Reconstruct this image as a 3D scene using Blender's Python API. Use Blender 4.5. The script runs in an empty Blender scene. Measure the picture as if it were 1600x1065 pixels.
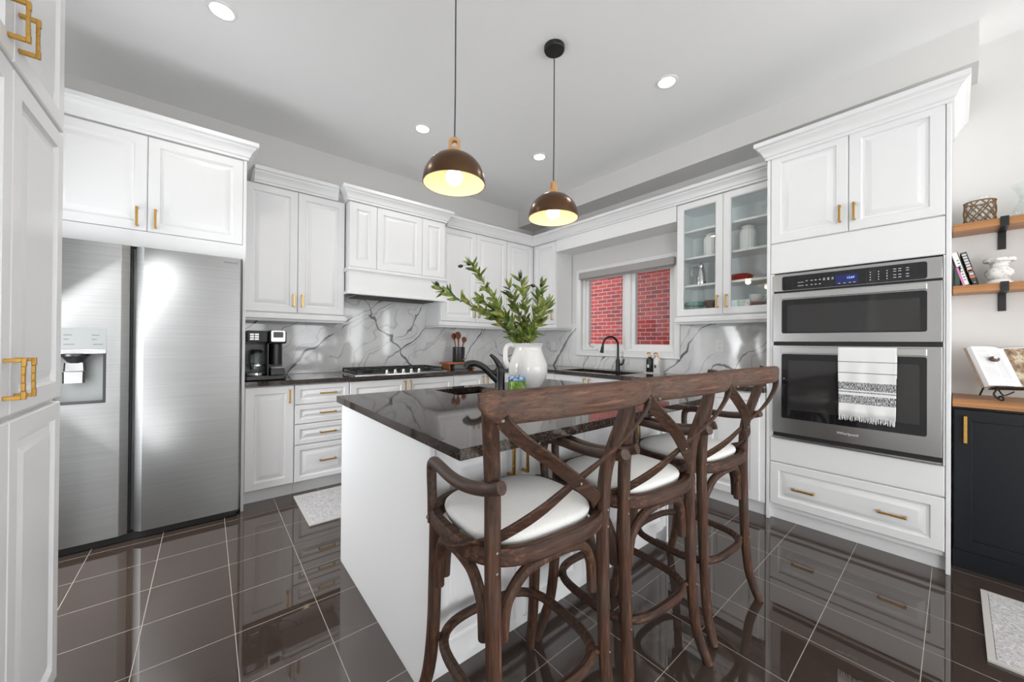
import bpy, bmesh, math, random
from mathutils import Vector, Matrix
random.seed(7)
PI = math.pi
sc = bpy.context.scene
COL = sc.collection

# ------------------------------------------------------------------ camera, world, light, exposure
cd = bpy.data.cameras.new('camera')
cam = bpy.data.objects.new('camera', cd)
COL.objects.link(cam)
cd.sensor_width = 36.0
cd.lens = 12.91580
cd.clip_start = 0.02
cam.matrix_world = Matrix(((0.77024842, -0.00868278, -0.63768485, 0.0), (-0.63769984, 0.00127616, -0.7702839, 0.0), (0.007502, 0.99996149, -0.00455405, 1.22), (0.0, 0.0, 0.0, 1.0)))
sc.camera = cam

w = bpy.data.worlds.new('world')
sc.world = w
w.use_nodes = True
bg = w.node_tree.nodes['Background']
bg.inputs['Color'].default_value = (0.93, 0.97, 1.0, 1)
bg.inputs['Strength'].default_value = 3.6

sc.view_settings.view_transform = 'Standard'
sc.view_settings.look = 'None'
sc.view_settings.gamma = 1.0
sc.view_settings.use_curve_mapping = False
sc.view_settings.exposure = 0.12
sc.cycles.use_denoising = True
sc.cycles.max_bounces = 10
sc.cycles.diffuse_bounces = 6
sc.cycles.glossy_bounces = 6
sc.cycles.transparent_max_bounces = 16
sc.cycles.caustics_reflective = False
sc.cycles.caustics_refractive = False
sc.cycles.sample_clamp_indirect = 6.0


def area(name, loc, rot, sx, sy, power, col=(1, 1, 1)):
    l = bpy.data.lights.new(name, 'AREA')
    l.shape = 'RECTANGLE'
    l.size, l.size_y, l.energy, l.color = sx, sy, power, col
    o = bpy.data.objects.new(name, l)
    o.location, o.rotation_euler = loc, rot
    COL.objects.link(o)
    return o


# daylight coming in through the windows of the family room behind the camera
FRONT_Y = -5.0
FW = [(0.35, 1.25), (2.0, 2.9), (3.15, 4.05), (4.7, 5.6)]      # window openings in wall_front
DAY = (0.97, 0.985, 1.0)
for i, (a, b) in enumerate(FW):
    area('daylight_front', ((a + b) / 2, FRONT_Y - 0.04, 1.22), (PI / 2 - .25, 0, 0), b - a, 2.2, 24, DAY)
area('left_window_fill', (-2.53, -2.9, 1.22), (0, -PI / 2 + .3, 0), 2.2, 2.2, 72, DAY)  # added lamp in an unseen side window, lighting the oven tower
# patio door on the left, hidden from the camera by the pantry: sky light coming down, plus an added lamp aimed up to lift the ceiling
area('daylight_patio_sky', (-1.012, 2.68, 1.12), (0, -PI / 2 + .8, 0), 1.85, 0.5, 26, DAY)
area('patio_up_fill', (-1.008, 2.68, 1.12), (0, -PI / 2 - .8, 0), 1.85, 0.5, 9, DAY)


# the same openings guide the sampling of the sky
for (loc, rot, sx, sy) in [(((a + b) / 2, FRONT_Y - 0.03, 1.23), (PI / 2, 0, 0), b - a, 2.28) for a, b in FW] + [((6.02, -3.0, 1.5), (0, PI / 2, 0), 1.74, 2.18), ((-2.515, -2.9, 1.24), (0, -PI / 2, 0), 2.3, 2.38), ((-1.03, 2.68, 1.11), (0, -PI / 2, 0), 2.0, 0.58), ((3.79, 2.427, 1.61), (0, PI / 2, 0), 0.94, 1.2)]:
    area('sky_portal', loc, rot, sx, sy, 1).data.cycles.is_portal = True


# ------------------------------------------------------------------ mesh builder
class MB:
    def __init__(s):
        s.v, s.f = [], []

    def add(s, vs, fs):
        b = len(s.v)
        s.v += [tuple(q) for q in vs]
        s.f += [tuple(i + b for i in f) for f in fs]
        return s

    def box(s, x0, x1, y0, y1, z0, z1):
        vs = [(x, y, z) for x in (x0, x1) for y in (y0, y1) for z in (z0, z1)]
        return s.add(vs, [(0, 1, 3, 2), (4, 6, 7, 5), (0, 4, 5, 1), (2, 3, 7, 6), (0, 2, 6, 4), (1, 5, 7, 3)])

    def pbox(s, P, u0, u1, v0, v1, n0, n1):
        vs = [P(u, v, n) for u in (u0, u1) for v in (v0, v1) for n in (n0, n1)]
        return s.add(vs, [(0, 1, 3, 2), (4, 6, 7, 5), (0, 4, 5, 1), (2, 3, 7, 6), (0, 2, 6, 4), (1, 5, 7, 3)])

    def rings(s, rings, closed=True, cap0=True, cap1=True, loop=False):
        n = len(rings[0])
        vs = [q for r in rings for q in r]
        fs = []
        m = len(rings)
        for i in range(m if loop else m - 1):
            j = (i + 1) % m
            for k in range(n if closed else n - 1):
                l = (k + 1) % n
                fs.append((i * n + k, i * n + l, j * n + l, j * n + k))
        if cap0 and not loop and closed:
            fs.append(tuple(range(n))[::-1])
        if cap1 and not loop and closed:
            fs.append(tuple((m - 1) * n + k for k in range(n)))
        return s.add(vs, fs)

    def lathe(s, prof, c=(0, 0, 0), n=32, cap0=True, cap1=True, axis='z', ang=(0, 2 * PI)):
        rs = []
        for r, z in prof:
            ring = []
            for k in range(n):
                a = ang[0] + (ang[1] - ang[0]) * k / n
                p = (r * math.cos(a), r * math.sin(a), z)
                if axis == 'x':
                    p = (p[2], p[0], p[1])
                elif axis == 'y':
                    p = (p[0], p[2], p[1])
                ring.append((p[0] + c[0], p[1] + c[1], p[2] + c[2]))
            rs.append(ring)
        return s.rings(rs, True, cap0, cap1)

    def cyl(s, c, r, h, n=24, axis='z'):
        return s.lathe([(r, 0), (r, h)], c, n, axis=axis)

    def sweep(s, pts, prof, loop=False, up=None):
        """prof(i,t) -> list of (a,b) offsets along (side, up) of the frame"""
        pts = [Vector(p) for p in pts]
        m = len(pts)
        T = []
        for i in range(m):
            if loop:
                t = pts[(i + 1) % m] - pts[i - 1]
            else:
                t = pts[min(i + 1, m - 1)] - pts[max(i - 1, 0)]
            T.append(t.normalized())
        rs = []
        N = None
        for i in range(m):
            if up is not None:
                u = Vector(up(i) if callable(up) else up)
                N = (u - T[i] * u.dot(T[i])).normalized()
            elif N is None:
                u = Vector((0, 0, 1)) if abs(T[i].z) < 0.9 else Vector((0, 1, 0))
                N = (u - T[i] * u.dot(T[i])).normalized()
            else:
                N = (N - T[i] * N.dot(T[i])).normalized()
            B = T[i].cross(N)
            rs.append([tuple(pts[i] + B * a + N * b) for a, b in prof(i, i / max(1, m - 1))])
        return s.rings(rs, True, not loop, not loop, loop)

    def tube(s, pts, r, n=12, loop=False, up=None, flat=1.0):
        if callable(r):
            rf = r
        elif isinstance(r, (list, tuple)):
            def rf(t):
                x = t * (len(r) - 1)
                i = min(int(x), len(r) - 2)
                return r[i] + (r[i + 1] - r[i]) * (x - i)
        else:
            def rf(t):
                return r
        def prof(i, t):
            q = rf(t)
            return [(q * flat * math.cos(2 * PI * k / n), q * math.sin(2 * PI * k / n)) for k in range(n)]
        return s.sweep(pts, prof, loop, up)

    def strap(s, pts, wd, th, up, loop=False):
        """rectangular section: th along up, wd across"""
        c = min(wd, th) * 0.25
        a, b = wd / 2, th / 2
        P = [(-a + c, -b), (a - c, -b), (a, -b + c), (a, b - c), (a - c, b), (-a + c, b), (-a, b - c), (-a, -b + c)]
        return s.sweep(pts, lambda i, t: P, loop, up)

    def prism(s, poly, fn0, fn1):
        n = len(poly)
        return s.rings([[fn0(*p) for p in poly], [fn1(*p) for p in poly]])


def smoothpts(pts, k=6, loop=False):
    """Catmull-Rom through pts"""
    pts = [Vector(p) for p in pts]
    n = len(pts)
    out = []
    for i in range(n if loop else n - 1):
        if loop:
            p0, p1, p2, p3 = pts[i - 1], pts[i], pts[(i + 1) % n], pts[(i + 2) % n]
        else:
            p0, p1, p2, p3 = pts[max(i - 1, 0)], pts[i], pts[i + 1], pts[min(i + 2, n - 1)]
        for j in range(k):
            t = j / k
            out.append(0.5 * ((2 * p1) + (p2 - p0) * t + (2 * p0 - 5 * p1 + 4 * p2 - p3) * t * t + (3 * p1 - p0 - 3 * p2 + p3) * t ** 3))
    if not loop:
        out.append(pts[-1])
    return out


OFF = {}


def root(name, loc, label, cat, group=None, rz=0.0):
    o = bpy.data.objects.new(name, None)
    o.empty_display_size = 0.1
    COL.objects.link(o)
    o.location = loc
    o.rotation_euler = (0, 0, rz)
    o['label'] = label
    o['category'] = cat
    if group:
        o['group'] = group
    OFF[o.name] = Vector(loc)
    return o


def fin(name, mb, mat, parent=None, ang=35, bevel=0, seg=2, label=None, loc=None, local=False, sub=0, solid=0):
    """world-coordinate mesh builder -> one mesh object (child coordinates are made relative to its thing)"""
    me = bpy.data.meshes.new(name)
    off = Vector((0, 0, 0))
    if parent is not None and not local:
        off = OFF[parent.name]
    elif loc is not None:
        off = Vector(loc)
    me.from_pydata([tuple(Vector(v) - off) for v in mb.v], [], mb.f)
    bm = bmesh.new()
    bm.from_mesh(me)
    bmesh.ops.recalc_face_normals(bm, faces=bm.faces)
    bm.to_mesh(me)
    bm.free()
    me.update()
    if ang:
        me.polygons.foreach_set('use_smooth', [True] * len(me.polygons))
        me.set_sharp_from_angle(angle=math.radians(ang))
    me.materials.append(mat)
    o = bpy.data.objects.new(name, me)
    COL.objects.link(o)
    if parent is not None:
        o.parent = parent
        OFF[o.name] = off
    else:
        o.location = off
        OFF[o.name] = off
    if label:
        o['label'] = label
    if solid:
        m = o.modifiers.new('solid', 'SOLIDIFY')
        m.thickness = solid
        m.offset = 0
    if sub:
        m = o.modifiers.new('sub', 'SUBSURF')
        m.levels = m.render_levels = sub
    if bevel:
        m = o.modifiers.new('bevel', 'BEVEL')
        m.width, m.segments, m.limit_method, m.angle_limit = bevel, seg, 'ANGLE', math.radians(40)
    return o


def tag(o, label, cat, group=None, kind=None):
    o['label'] = label
    o['category'] = cat
    if group:
        o['group'] = group
    if kind:
        o['kind'] = kind
    return o


def struct(name, mb, mat, bevel=0, parent=None, ang=35):
    o = fin(name, mb, mat, parent, bevel=bevel, ang=ang)
    if parent is None:
        o['kind'] = 'structure'
    return o


def text(name, body, size, loc, rot, mat, parent, ext=0.0004, align='CENTER'):
    c = bpy.data.curves.new(name, 'FONT')
    c.body, c.size, c.extrude = body, size, ext
    c.align_x, c.align_y = align, 'CENTER'
    c.resolution_u = 3
    tmp = bpy.data.objects.new(name, c)
    me = bpy.data.meshes.new_from_object(tmp)
    bpy.data.objects.remove(tmp)
    me.name = name
    me.materials.clear()
    me.materials.append(mat)
    o = bpy.data.objects.new(name, me)
    COL.objects.link(o)
    o.parent = parent
    o.location = Vector(loc) - OFF[parent.name]
    o.rotation_euler = rot
    OFF[o.name] = OFF[parent.name]
    return o


# ------------------------------------------------------------------ materials
def mat(name, col=(0.8, 0.8, 0.8), rough=0.5, metal=0.0, spec=0.5, build=None, emit=None, coat=0.0, ior=1.5, trans=0.0):
    m = bpy.data.materials.new(name)
    m.use_nodes = True
    nt = m.node_tree
    b = nt.nodes['Principled BSDF']
    b.inputs['Base Color'].default_value = (*col, 1)
    b.inputs['Roughness'].default_value = rough
    b.inputs['Metallic'].default_value = metal
    b.inputs['Specular IOR Level'].default_value = spec
    b.inputs['Coat Weight'].default_value = coat
    b.inputs['Coat Roughness'].default_value = 0.05
    b.inputs['IOR'].default_value = ior
    b.inputs['Transmission Weight'].default_value = trans
    if emit:
        b.inputs['Emission Color'].default_value = (*emit[0], 1)
        b.inputs['Emission Strength'].default_value = emit[1]
    if build:
        build(NT(nt, b))
    return m


class NT:
    def __init__(s, nt, b):
        s.nt, s.b = nt, b
        s.tc = nt.nodes.new('ShaderNodeTexCoord')

    def n(s, t, **kw):
        o = s.nt.nodes.new(t)
        for k, v in kw.items():
            setattr(o, k, v)
        return o

    def l(s, a, b):
        s.nt.links.new(a, b)

    def coord(s, scale=(1, 1, 1), rot=(0, 0, 0), loc=(0, 0, 0), out='Object'):
        m = s.n('ShaderNodeMapping')
        m.inputs['Scale'].default_value = scale
        m.inputs['Rotation'].default_value = rot
        m.inputs['Location'].default_value = loc
        s.l(s.tc.outputs[out], m.inputs['Vector'])
        return m.outputs['Vector']

    def noise(s, vec, scale=5, detail=4, rough=0.5, dist=0.0):
        o = s.n('ShaderNodeTexNoise')
        o.inputs['Scale'].default_value = scale
        o.inputs['Detail'].default_value = detail
        o.inputs['Roughness'].default_value = rough
        o.inputs['Distortion'].default_value = dist
        if vec is not None:
            s.l(vec, o.inputs['Vector'])
        return o.outputs['Fac']

    def ramp(s, fac, stops, interp='LINEAR'):
        o = s.n('ShaderNodeValToRGB')
        cr = o.color_ramp
        cr.interpolation = interp
        while len(cr.elements) < len(stops):
            cr.elements.new(0.5)
        for e, (p, c) in zip(cr.elements, stops):
            e.position = p
            e.color = (*c, 1) if len(c) == 3 else c
        s.l(fac, o.inputs['Fac'])
        return o.outputs['Color']

    def mix(s, fac, a, b, mode='MIX'):
        o = s.n('ShaderNodeMix', data_type='RGBA', blend_type=mode)
        if isinstance(fac, float):
            o.inputs[0].default_value = fac
        else:
            s.l(fac, o.inputs[0])
        for i, q in ((6, a), (7, b)):
            if isinstance(q, tuple):
                o.inputs[i].default_value = (*q, 1)
            else:
                s.l(q, o.inputs[i])
        return o.outputs[2]

    def math(s, op, a, b=None):
        o = s.n('ShaderNodeMath', operation=op)
        for i, q in ((0, a), (1, b)):
            if q is None:
                continue
            if isinstance(q, (int, float)):
                o.inputs[i].default_value = q
            else:
                s.l(q, o.inputs[i])
        return o.outputs[0]

    def sep(s, vec):
        o = s.n('ShaderNodeSeparateXYZ')
        s.l(vec, o.inputs[0])
        return o.outputs

    def color(s, c):
        s.l(c, s.b.inputs['Base Color'])

    def rough(s, fac, lo, hi):
        o = s.n('ShaderNodeMapRange')
        o.inputs['To Min'].default_value = lo
        o.inputs['To Max'].default_value = hi
        s.l(fac, o.inputs['Value'])
        s.l(o.outputs[0], s.b.inputs['Roughness'])

    def bump(s, h, strength=0.2, dist=0.002):
        o = s.n('ShaderNodeBump')
        o.inputs['Strength'].default_value = strength
        o.inputs['Distance'].default_value = dist
        s.l(h, o.inputs['Height'])
        s.l(o.outputs[0], s.b.inputs['Normal'])


def floor_tiles(t):
    g = 0.3048
    xyz = t.sep(t.coord())
    lines = []
    for ax, ph in ((0, 0.0985), (1, 0.081)):
        a = t.math('ADD', xyz[ax], -ph + g * 60)
        f = t.math('MODULO', a, g)
        d = t.math('MINIMUM', f, t.math('SUBTRACT', g, f))
        lines.append(d)
    d = t.math('MINIMUM', lines[0], lines[1])
    gr = t.math('LESS_THAN', d, 0.0013)
    t.color(t.mix(gr, (0.052, 0.037, 0.030), (0.36, 0.32, 0.28)))
    r = t.n('ShaderNodeMapRange')
    t.l(gr, r.inputs['Value'])
    r.inputs['To Min'].default_value = 0.012
    r.inputs['To Max'].default_value = 0.7
    t.l(r.outputs[0], t.b.inputs['Roughness'])


def marble(t):
    # polished white slabs; dark broken strokes running diagonally, pale secondary veins
    xyz = t.sep(t.coord())
    s_ = t.math('SUBTRACT', xyz[0], xyz[1])
    z = xyz[2]
    big = t.n('ShaderNodeTexNoise')
    big.inputs['Scale'].default_value = 1.7
    big.inputs['Detail'].default_value = 3
    t.l(t.coord(), big.inputs['Vector'])
    fine = t.noise(t.coord(), 11, 4, 0.6)
    w = t.math('ADD', t.math('MULTIPLY', big.outputs['Fac'], 0.75), t.math('MULTIPLY', fine, 0.045))

    def vein(a, b, freq, ph, wob, w0, k, seed, lo, hi):
        c = t.math('ADD', t.math('ADD', t.math('MULTIPLY', s_, a), t.math('MULTIPLY', z, b)), t.math('MULTIPLY', w, wob))
        f = t.math('MODULO', t.math('ADD', t.math('MULTIPLY', c, freq), 50 + ph), 1.0)
        d = t.math('ABSOLUTE', t.math('SUBTRACT', f, 0.5))
        n = t.noise(t.coord(loc=(seed, seed * 1.7, seed * .6)), 2.7, 3, 0.55)
        wid = t.ramp(n, [(lo, (0, 0, 0)), (hi, (1, 1, 1))])
        q = t.math('DIVIDE', d, t.math('MAXIMUM', t.math('MULTIPLY', t.sep(wid)[0], w0), 0.0001))
        return t.math('MULTIPLY', t.sep(t.ramp(q, [(0.0, (1, 1, 1)), (0.55, (.75, .75, .75)), (1.0, (0, 0, 0))]))[0], k)
    v = [vein(.68, -.73, 1.75, .28, .55, .030, .97, 2.3, .38, .62), vein(.62, -.78, 2.9, .7, .8, .026, .85, 5.1, .42, .64),
         t.math('MULTIPLY', vein(.74, .67, .95, .12, .7, .014, .95, 8.4, .40, .60), t.math('LESS_THAN', xyz[0], 3.6)), vein(.70, -.71, 6.3, .4, 1.2, .10, .30, 3.7, .36, .70), t.math('MULTIPLY', vein(.5, .86, 3.1, .9, 1.4, .035, .18, 9.9, .45, .7), t.math('LESS_THAN', xyz[0], 3.6))]
    a = v[0]
    for q in v[1:]:
        a = t.math('MAXIMUM', a, q)
    cloud = t.ramp(t.noise(t.coord(), 2.4, 5, 0.6), [(0.35, (0.70, 0.70, 0.71)), (0.62, (0.84, 0.84, 0.84))])
    t.color(t.mix(a, cloud, (0.075, 0.078, 0.085)))


def granite(t):
    n1 = t.noise(t.coord(), 140, 3, 0.7)
    n2 = t.noise(t.coord(), 45, 3, 0.6)
    n3 = t.noise(t.coord(), 330, 1, 0.5)
    c = t.ramp(n1, [(0.34, (0.008, 0.006, 0.006)), (0.5, (0.032, 0.022, 0.017)), (0.66, (0.10, 0.074, 0.058))])
    c = t.mix(t.ramp(n2, [(0.45, (0, 0, 0)), (0.7, (0.8, 0.8, 0.8))]), c, (0.026, 0.021, 0.019))
    c = t.mix(t.ramp(n3, [(0.70, (0, 0, 0)), (0.76, (1, 1, 1))]), c, (0.32, 0.28, 0.24))
    t.color(c)


def wood_weathered(axis, gain=1.0):
    def f(t):
        sc_ = [60, 60, 60]
        sc_[axis] = 3.5
        g = t.noise(t.coord(tuple(sc_)), 1.6, 6, 0.65, 0.3)
        sc2 = [120, 120, 120]
        sc2[axis] = 6
        h = t.noise(t.coord(tuple(sc2)), 1.5, 4, 0.7)
        big = t.noise(t.coord(), 5.5, 4, 0.6)
        c = t.ramp(g, [(0.30, (0.006, 0.003, 0.002)), (0.42, (0.034, 0.014, 0.008)), (0.56, (0.072, 0.031, 0.017)), (0.72, (0.165, 0.082, 0.047))])
        c = t.mix(t.ramp(big, [(0.42, (0, 0, 0)), (0.72, (0.75, 0.75, 0.75))]), c, (0.055, 0.037, 0.028))
        c = t.mix(t.ramp(h, [(0.36, (0.75, 0.75, 0.75)), (0.48, (0, 0, 0))]), c, (0.022, 0.013, 0.010))
        t.color(t.mix(1.0, c, (gain, gain, gain), 'MULTIPLY'))
        t.bump(h, 0.5, 0.0015)
    return f


def wood_orange(t):
    g = t.noise(t.coord((14, 2.0, 60)), 1.2, 5, 0.6, 0.4)
    t.color(t.ramp(g, [(0.3, (0.25, 0.105, 0.035)), (0.55, (0.42, 0.19, 0.065)), (0.75, (0.52, 0.26, 0.10))]))


def steel(vertical=False):
    def f(t):
        s_ = (2.0, 2.0, 260) if not vertical else (260, 260, 2.0)
        g = t.noise(t.coord(s_), 1.0, 3, 0.6)
        t.color(t.ramp(g, [(0.3, (0.255, 0.255, 0.255)), (0.7, (0.31, 0.31, 0.307))]))
        t.rough(g, 0.34, 0.42)
        wv = t.noise(t.coord((.5, .5, 5.0)), 1.3, 2, 0.5)
        t.bump(wv, 0.03, 0.012)
    return f


def bricks(t):
    b = t.n('ShaderNodeTexBrick')
    m = t.n('ShaderNodeMapping')
    t.l(t.tc.outputs['Object'], m.inputs['Vector'])
    m.inputs['Rotation'].default_value = (0, -PI / 2, 0)
    sw = t.n('ShaderNodeCombineXYZ')
    xyz = t.sep(t.tc.outputs['Object'])
    t.l(xyz[1], sw.inputs[0])
    t.l(xyz[2], sw.inputs[1])
    t.l(sw.outputs[0], b.inputs['Vector'])
    b.inputs['Scale'].default_value = 1.0
    b.inputs['Brick Width'].default_value = 0.190
    b.inputs['Row Height'].default_value = 0.067
    b.inputs['Mortar Size'].default_value = 0.006
    b.inputs['Mortar Smooth'].default_value = 0.2
    b.inputs['Bias'].default_value = -0.2
    b.inputs['Color1'].default_value = (0.33, 0.046, 0.044, 1)
    b.inputs['Color2'].default_value = (0.11, 0.026, 0.034, 1)
    b.inputs['Mortar'].default_value = (0.44, 0.28, 0.27, 1)
    n = t.noise(t.coord(), 30, 4, 0.6)
    t.color(t.mix(t.ramp(n, [(0.4, (0, 0, 0)), (0.8, (0.4, 0.4, 0.4))]), b.outputs['Color'], (0.36, 0.085, 0.08)))


def rug_pattern(t):
    n1 = t.noise(t.coord((1, 1, 1)), 26, 5, 0.7, 1.2)
    n2 = t.noise(t.coord((1, 1, 1)), 120, 3, 0.7)
    c = t.ramp(n1, [(0.40, (0.62, 0.60, 0.59)), (0.50, (0.30, 0.30, 0.33)), (0.56, (0.60, 0.58, 0.57)), (0.66, (0.40, 0.39, 0.41))])
    c = t.mix(t.ramp(n2, [(0.45, (0, 0, 0)), (0.7, (0.6, 0.6, 0.6))]), c, (0.72, 0.70, 0.68))
    t.color(c)
    t.bump(n2, 0.6, 0.003)


def towel_stripes(t):
    z = t.sep(t.coord())[2]          # local z, 0 at the bottom hem
    xy = t.noise(t.coord((1, 380, 60)), 1.0, 1, 0.5)
    W = (0.80, 0.80, 0.80)
    G = (0.13, 0.13, 0.14)
    c = t.ramp(z, [(0.0, W), (0.075, (0.42, 0.42, 0.42)), (0.128, W), (0.142, (0.42, 0.42, 0.42)), (0.150, W), (0.158, (0.42, 0.42, 0.42)),
                   (0.205, W), (0.258, G), (0.262, W), (0.325, G), (0.329, W)], 'CONSTANT')
    is_band = t.ramp(z, [(0.0, (0, 0, 0)), (0.075, (1, 1, 1)), (0.128, (0, 0, 0)), (0.142, (1, 1, 1)), (0.150, (0, 0, 0)), (0.158, (1, 1, 1)), (0.205, (0, 0, 0))], 'CONSTANT')
    wv = t.ramp(xy, [(0.45, (0.62, 0.62, 0.62)), (0.52, (0.10, 0.10, 0.11))])
    t.color(t.mix(t.sep(is_band)[0], c, wv))
    t.bump(t.noise(t.coord(), 700, 2, 0.5), 0.4, 0.001)


def linen(t):
    n = t.noise(t.coord((1, 1, 1)), 240, 2, 0.6)
    t.color(t.ramp(n, [(0.3, (0.74, 0.735, 0.72)), (0.7, (0.83, 0.825, 0.81))]))
    t.bump(n, 0.3, 0.001)


def leaf_mat(t):
    n = t.noise(t.coord(), 16, 3, 0.6)
    t.color(t.ramp(n, [(0.30, (0.030, 0.070, 0.010)), (0.46, (0.105, 0.165, 0.024)), (0.60, (0.25, 0.29, 0.055)), (0.74, (0.50, 0.44, 0.14))]))


def glass_mix(name, tint=(0.96, 0.98, 0.97), refl=1.0, ior=1.5):
    m = bpy.data.materials.new(name)
    m.use_nodes = True
    nt = m.node_tree
    nt.nodes.clear()
    out = nt.nodes.new('ShaderNodeOutputMaterial')
    tr = nt.nodes.new('ShaderNodeBsdfTransparent')
    tr.inputs['Color'].default_value = (*tint, 1)
    gl = nt.nodes.new('ShaderNodeBsdfGlossy')
    gl.inputs['Roughness'].default_value = 0.0
    gl.inputs['Color'].default_value = (refl, refl, refl, 1)
    fr = nt.nodes.new('ShaderNodeFresnel')
    # same reflectance from both sides of a pane
    geo = nt.nodes.new('ShaderNodeNewGeometry')
    mr = nt.nodes.new('ShaderNodeMapRange')
    mr.inputs['To Min'].default_value = ior
    mr.inputs['To Max'].default_value = 1.0 / ior
    nt.links.new(geo.outputs['Backfacing'], mr.inputs['Value'])
    nt.links.new(mr.outputs[0], fr.inputs['IOR'])
    mx = nt.nodes.new('ShaderNodeMixShader')
    nt.links.new(fr.outputs[0], mx.inputs[0])
    nt.links.new(tr.outputs[0], mx.inputs[1])
    nt.links.new(gl.outputs[0], mx.inputs[2])
    nt.links.new(mx.outputs[0], out.inputs['Surface'])
    return m


M = {}
M['white'] = mat('cabinet_white', (0.80, 0.80, 0.805), 0.30)
M['wall'] = mat('wall_paint', (0.70, 0.69, 0.675), 0.7)
M['ceil'] = mat('ceiling_paint', (0.91, 0.91, 0.91), 0.55, spec=0.4)
M['trim'] = mat('trim_white', (0.85, 0.85, 0.85), 0.4)
M['floor'] = mat('floor_tile', rough=0.02, spec=0.5, build=floor_tiles, ior=1.75)
M['marble'] = mat('marble_slab', rough=0.06, build=marble)
M['granite'] = mat('granite', rough=0.05, build=granite, ior=1.55)
M['steel'] = mat('brushed_steel', rough=0.25, metal=1.0, build=steel())
M['ovensteel'] = mat('oven_steel', (0.5, 0.5, 0.5), 0.24, 1.0)
M['steelv'] = mat('steel_plain', (0.62, 0.62, 0.62), 0.22, 1.0)
M['chrome'] = mat('chrome', (0.75, 0.75, 0.75), 0.08, 1.0)
M['gold'] = mat('brushed_gold', (0.62, 0.36, 0.09), 0.32, 1.0)
M['black'] = mat('black_plastic', (0.012, 0.012, 0.013), 0.3)
M['blackm'] = mat('black_matte_metal', (0.008, 0.008, 0.008), 0.33)
M['iron'] = mat('cast_iron', (0.012, 0.012, 0.013), 0.5)
M['dark'] = mat('dark_gap', (0.01, 0.01, 0.01), 0.6)
M['blackglass'] = mat('black_glass', (0.012, 0.012, 0.014), 0.04, ior=1.55)
M['greyglass'] = mat('oven_window_glass', (0.028, 0.027, 0.027), 0.05, ior=1.6)
M['panelgrey'] = mat('dispenser_grey', (0.17, 0.18, 0.175), 0.4, 0.0)
M['woodv'] = mat('weathered_wood_upright', rough=0.62, spec=0.3, build=wood_weathered(2, 1.2))
M['woodx'] = mat('weathered_wood_rail', rough=0.6, spec=0.3, build=wood_weathered(0))
M['crest'] = mat('weathered_wood_crest', rough=0.6, spec=0.3, build=wood_weathered(0, 1.75))
M['woody'] = mat('weathered_wood_arm', rough=0.5, spec=0.4, build=wood_weathered(1))
M['nail'] = mat('nail_head', (0.20, 0.18, 0.16), 0.45, 1.0)
M['linen'] = mat('white_linen', rough=0.9, build=linen, spec=0.1)
M['orange'] = mat('stained_wood', rough=0.4, build=wood_orange)
M['navy'] = mat('black_cabinet_paint', (0.006, 0.007, 0.010), 0.42, spec=0.3)
M['brick'] = mat('red_brick', rough=0.9, build=bricks, spec=0.1)
M['glass'] = glass_mix('clear_glass')
M['cabglass'] = glass_mix('cabinet_glass', (0.97, 0.985, 0.98))
M['jarglass'] = glass_mix('jar_glass', (0.93, 0.96, 0.955), 1.0, 1.45)
M['cabin'] = mat('cabinet_inside', (0.86, 0.90, 0.91), 0.5)
M['blind'] = mat('blind_fabric', (0.36, 0.34, 0.33), 0.8)
M['ceramic'] = mat('white_ceramic', (0.80, 0.79, 0.77), 0.12, coat=0.5)
M['shade'] = mat('lamp_shade_bronze', (0.105, 0.052, 0.024), 0.28, 0.6)
M['shadein'] = mat('lamp_shade_inside', (0.80, 0.64, 0.42), 0.5)
M['lampwood'] = mat('lamp_neck_wood', (0.55, 0.30, 0.12), 0.5)
M['bulb'] = mat('lit_bulb', (1, 1, 1), 0.4, emit=((1.0, 0.90, 0.74), 5.0))
M['spot'] = mat('lit_downlight', (1, 1, 1), 0.4, emit=((1.0, 0.97, 0.92), 22.0))
M['cord'] = mat('black_cord', (0.015, 0.015, 0.015), 0.6)
M['leaf'] = mat('olive_leaf', rough=0.45, build=leaf_mat)
M['stem'] = mat('olive_stem', (0.15, 0.15, 0.07), 0.7)
M['olive'] = mat('black_olive', (0.018, 0.016, 0.022), 0.25)
M['rug'] = mat('rug_pile', rough=0.95, build=rug_pattern, spec=0.05)
M['rugedge'] = mat('rug_border', (0.50, 0.48, 0.46), 0.95, spec=0.05)
M['towel'] = mat('towel_cloth', rough=0.95, build=towel_stripes, spec=0.05)
M['fringe'] = mat('towel_fringe', (0.78, 0.78, 0.78), 0.95)
M['paper'] = mat('book_paper', (0.74, 0.74, 0.75), 0.8)
M['spoonwood'] = mat('spoon_wood', (0.20, 0.062, 0.022), 0.5)
M['amber'] = mat('amber_wood', (0.40, 0.13, 0.045), 0.4)
M['plate'] = mat('outlet_plate', (0.78, 0.78, 0.77), 0.35)
M['red'] = mat('red_glaze', (0.34, 0.020, 0.016), 0.15)
M['rust'] = mat('rust_red_glaze', (0.25, 0.07, 0.05), 0.25)
M['teal'] = mat('teal_lid', (0.10, 0.25, 0.21), 0.4)
M['brown'] = mat('brown_bowl', (0.075, 0.035, 0.022), 0.35)
M['green'] = mat('green_glaze', (0.10, 0.26, 0.035), 0.3)
M['wicker'] = mat('wicker', (0.20, 0.105, 0.042), 0.7)
M['display'] = mat('lit_display', (0.01, 0.01, 0.05), 0.1, emit=((0.10, 0.16, 0.75), 0.09))
M['ink'] = mat('grey_print', (0.06, 0.06, 0.065), 0.5)
M['inkwhite'] = mat('white_print', (0.70, 0.70, 0.70), 0.5)
M['screen'] = mat('machine_silver', (0.62, 0.62, 0.63), 0.3, 0.5)

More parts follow.
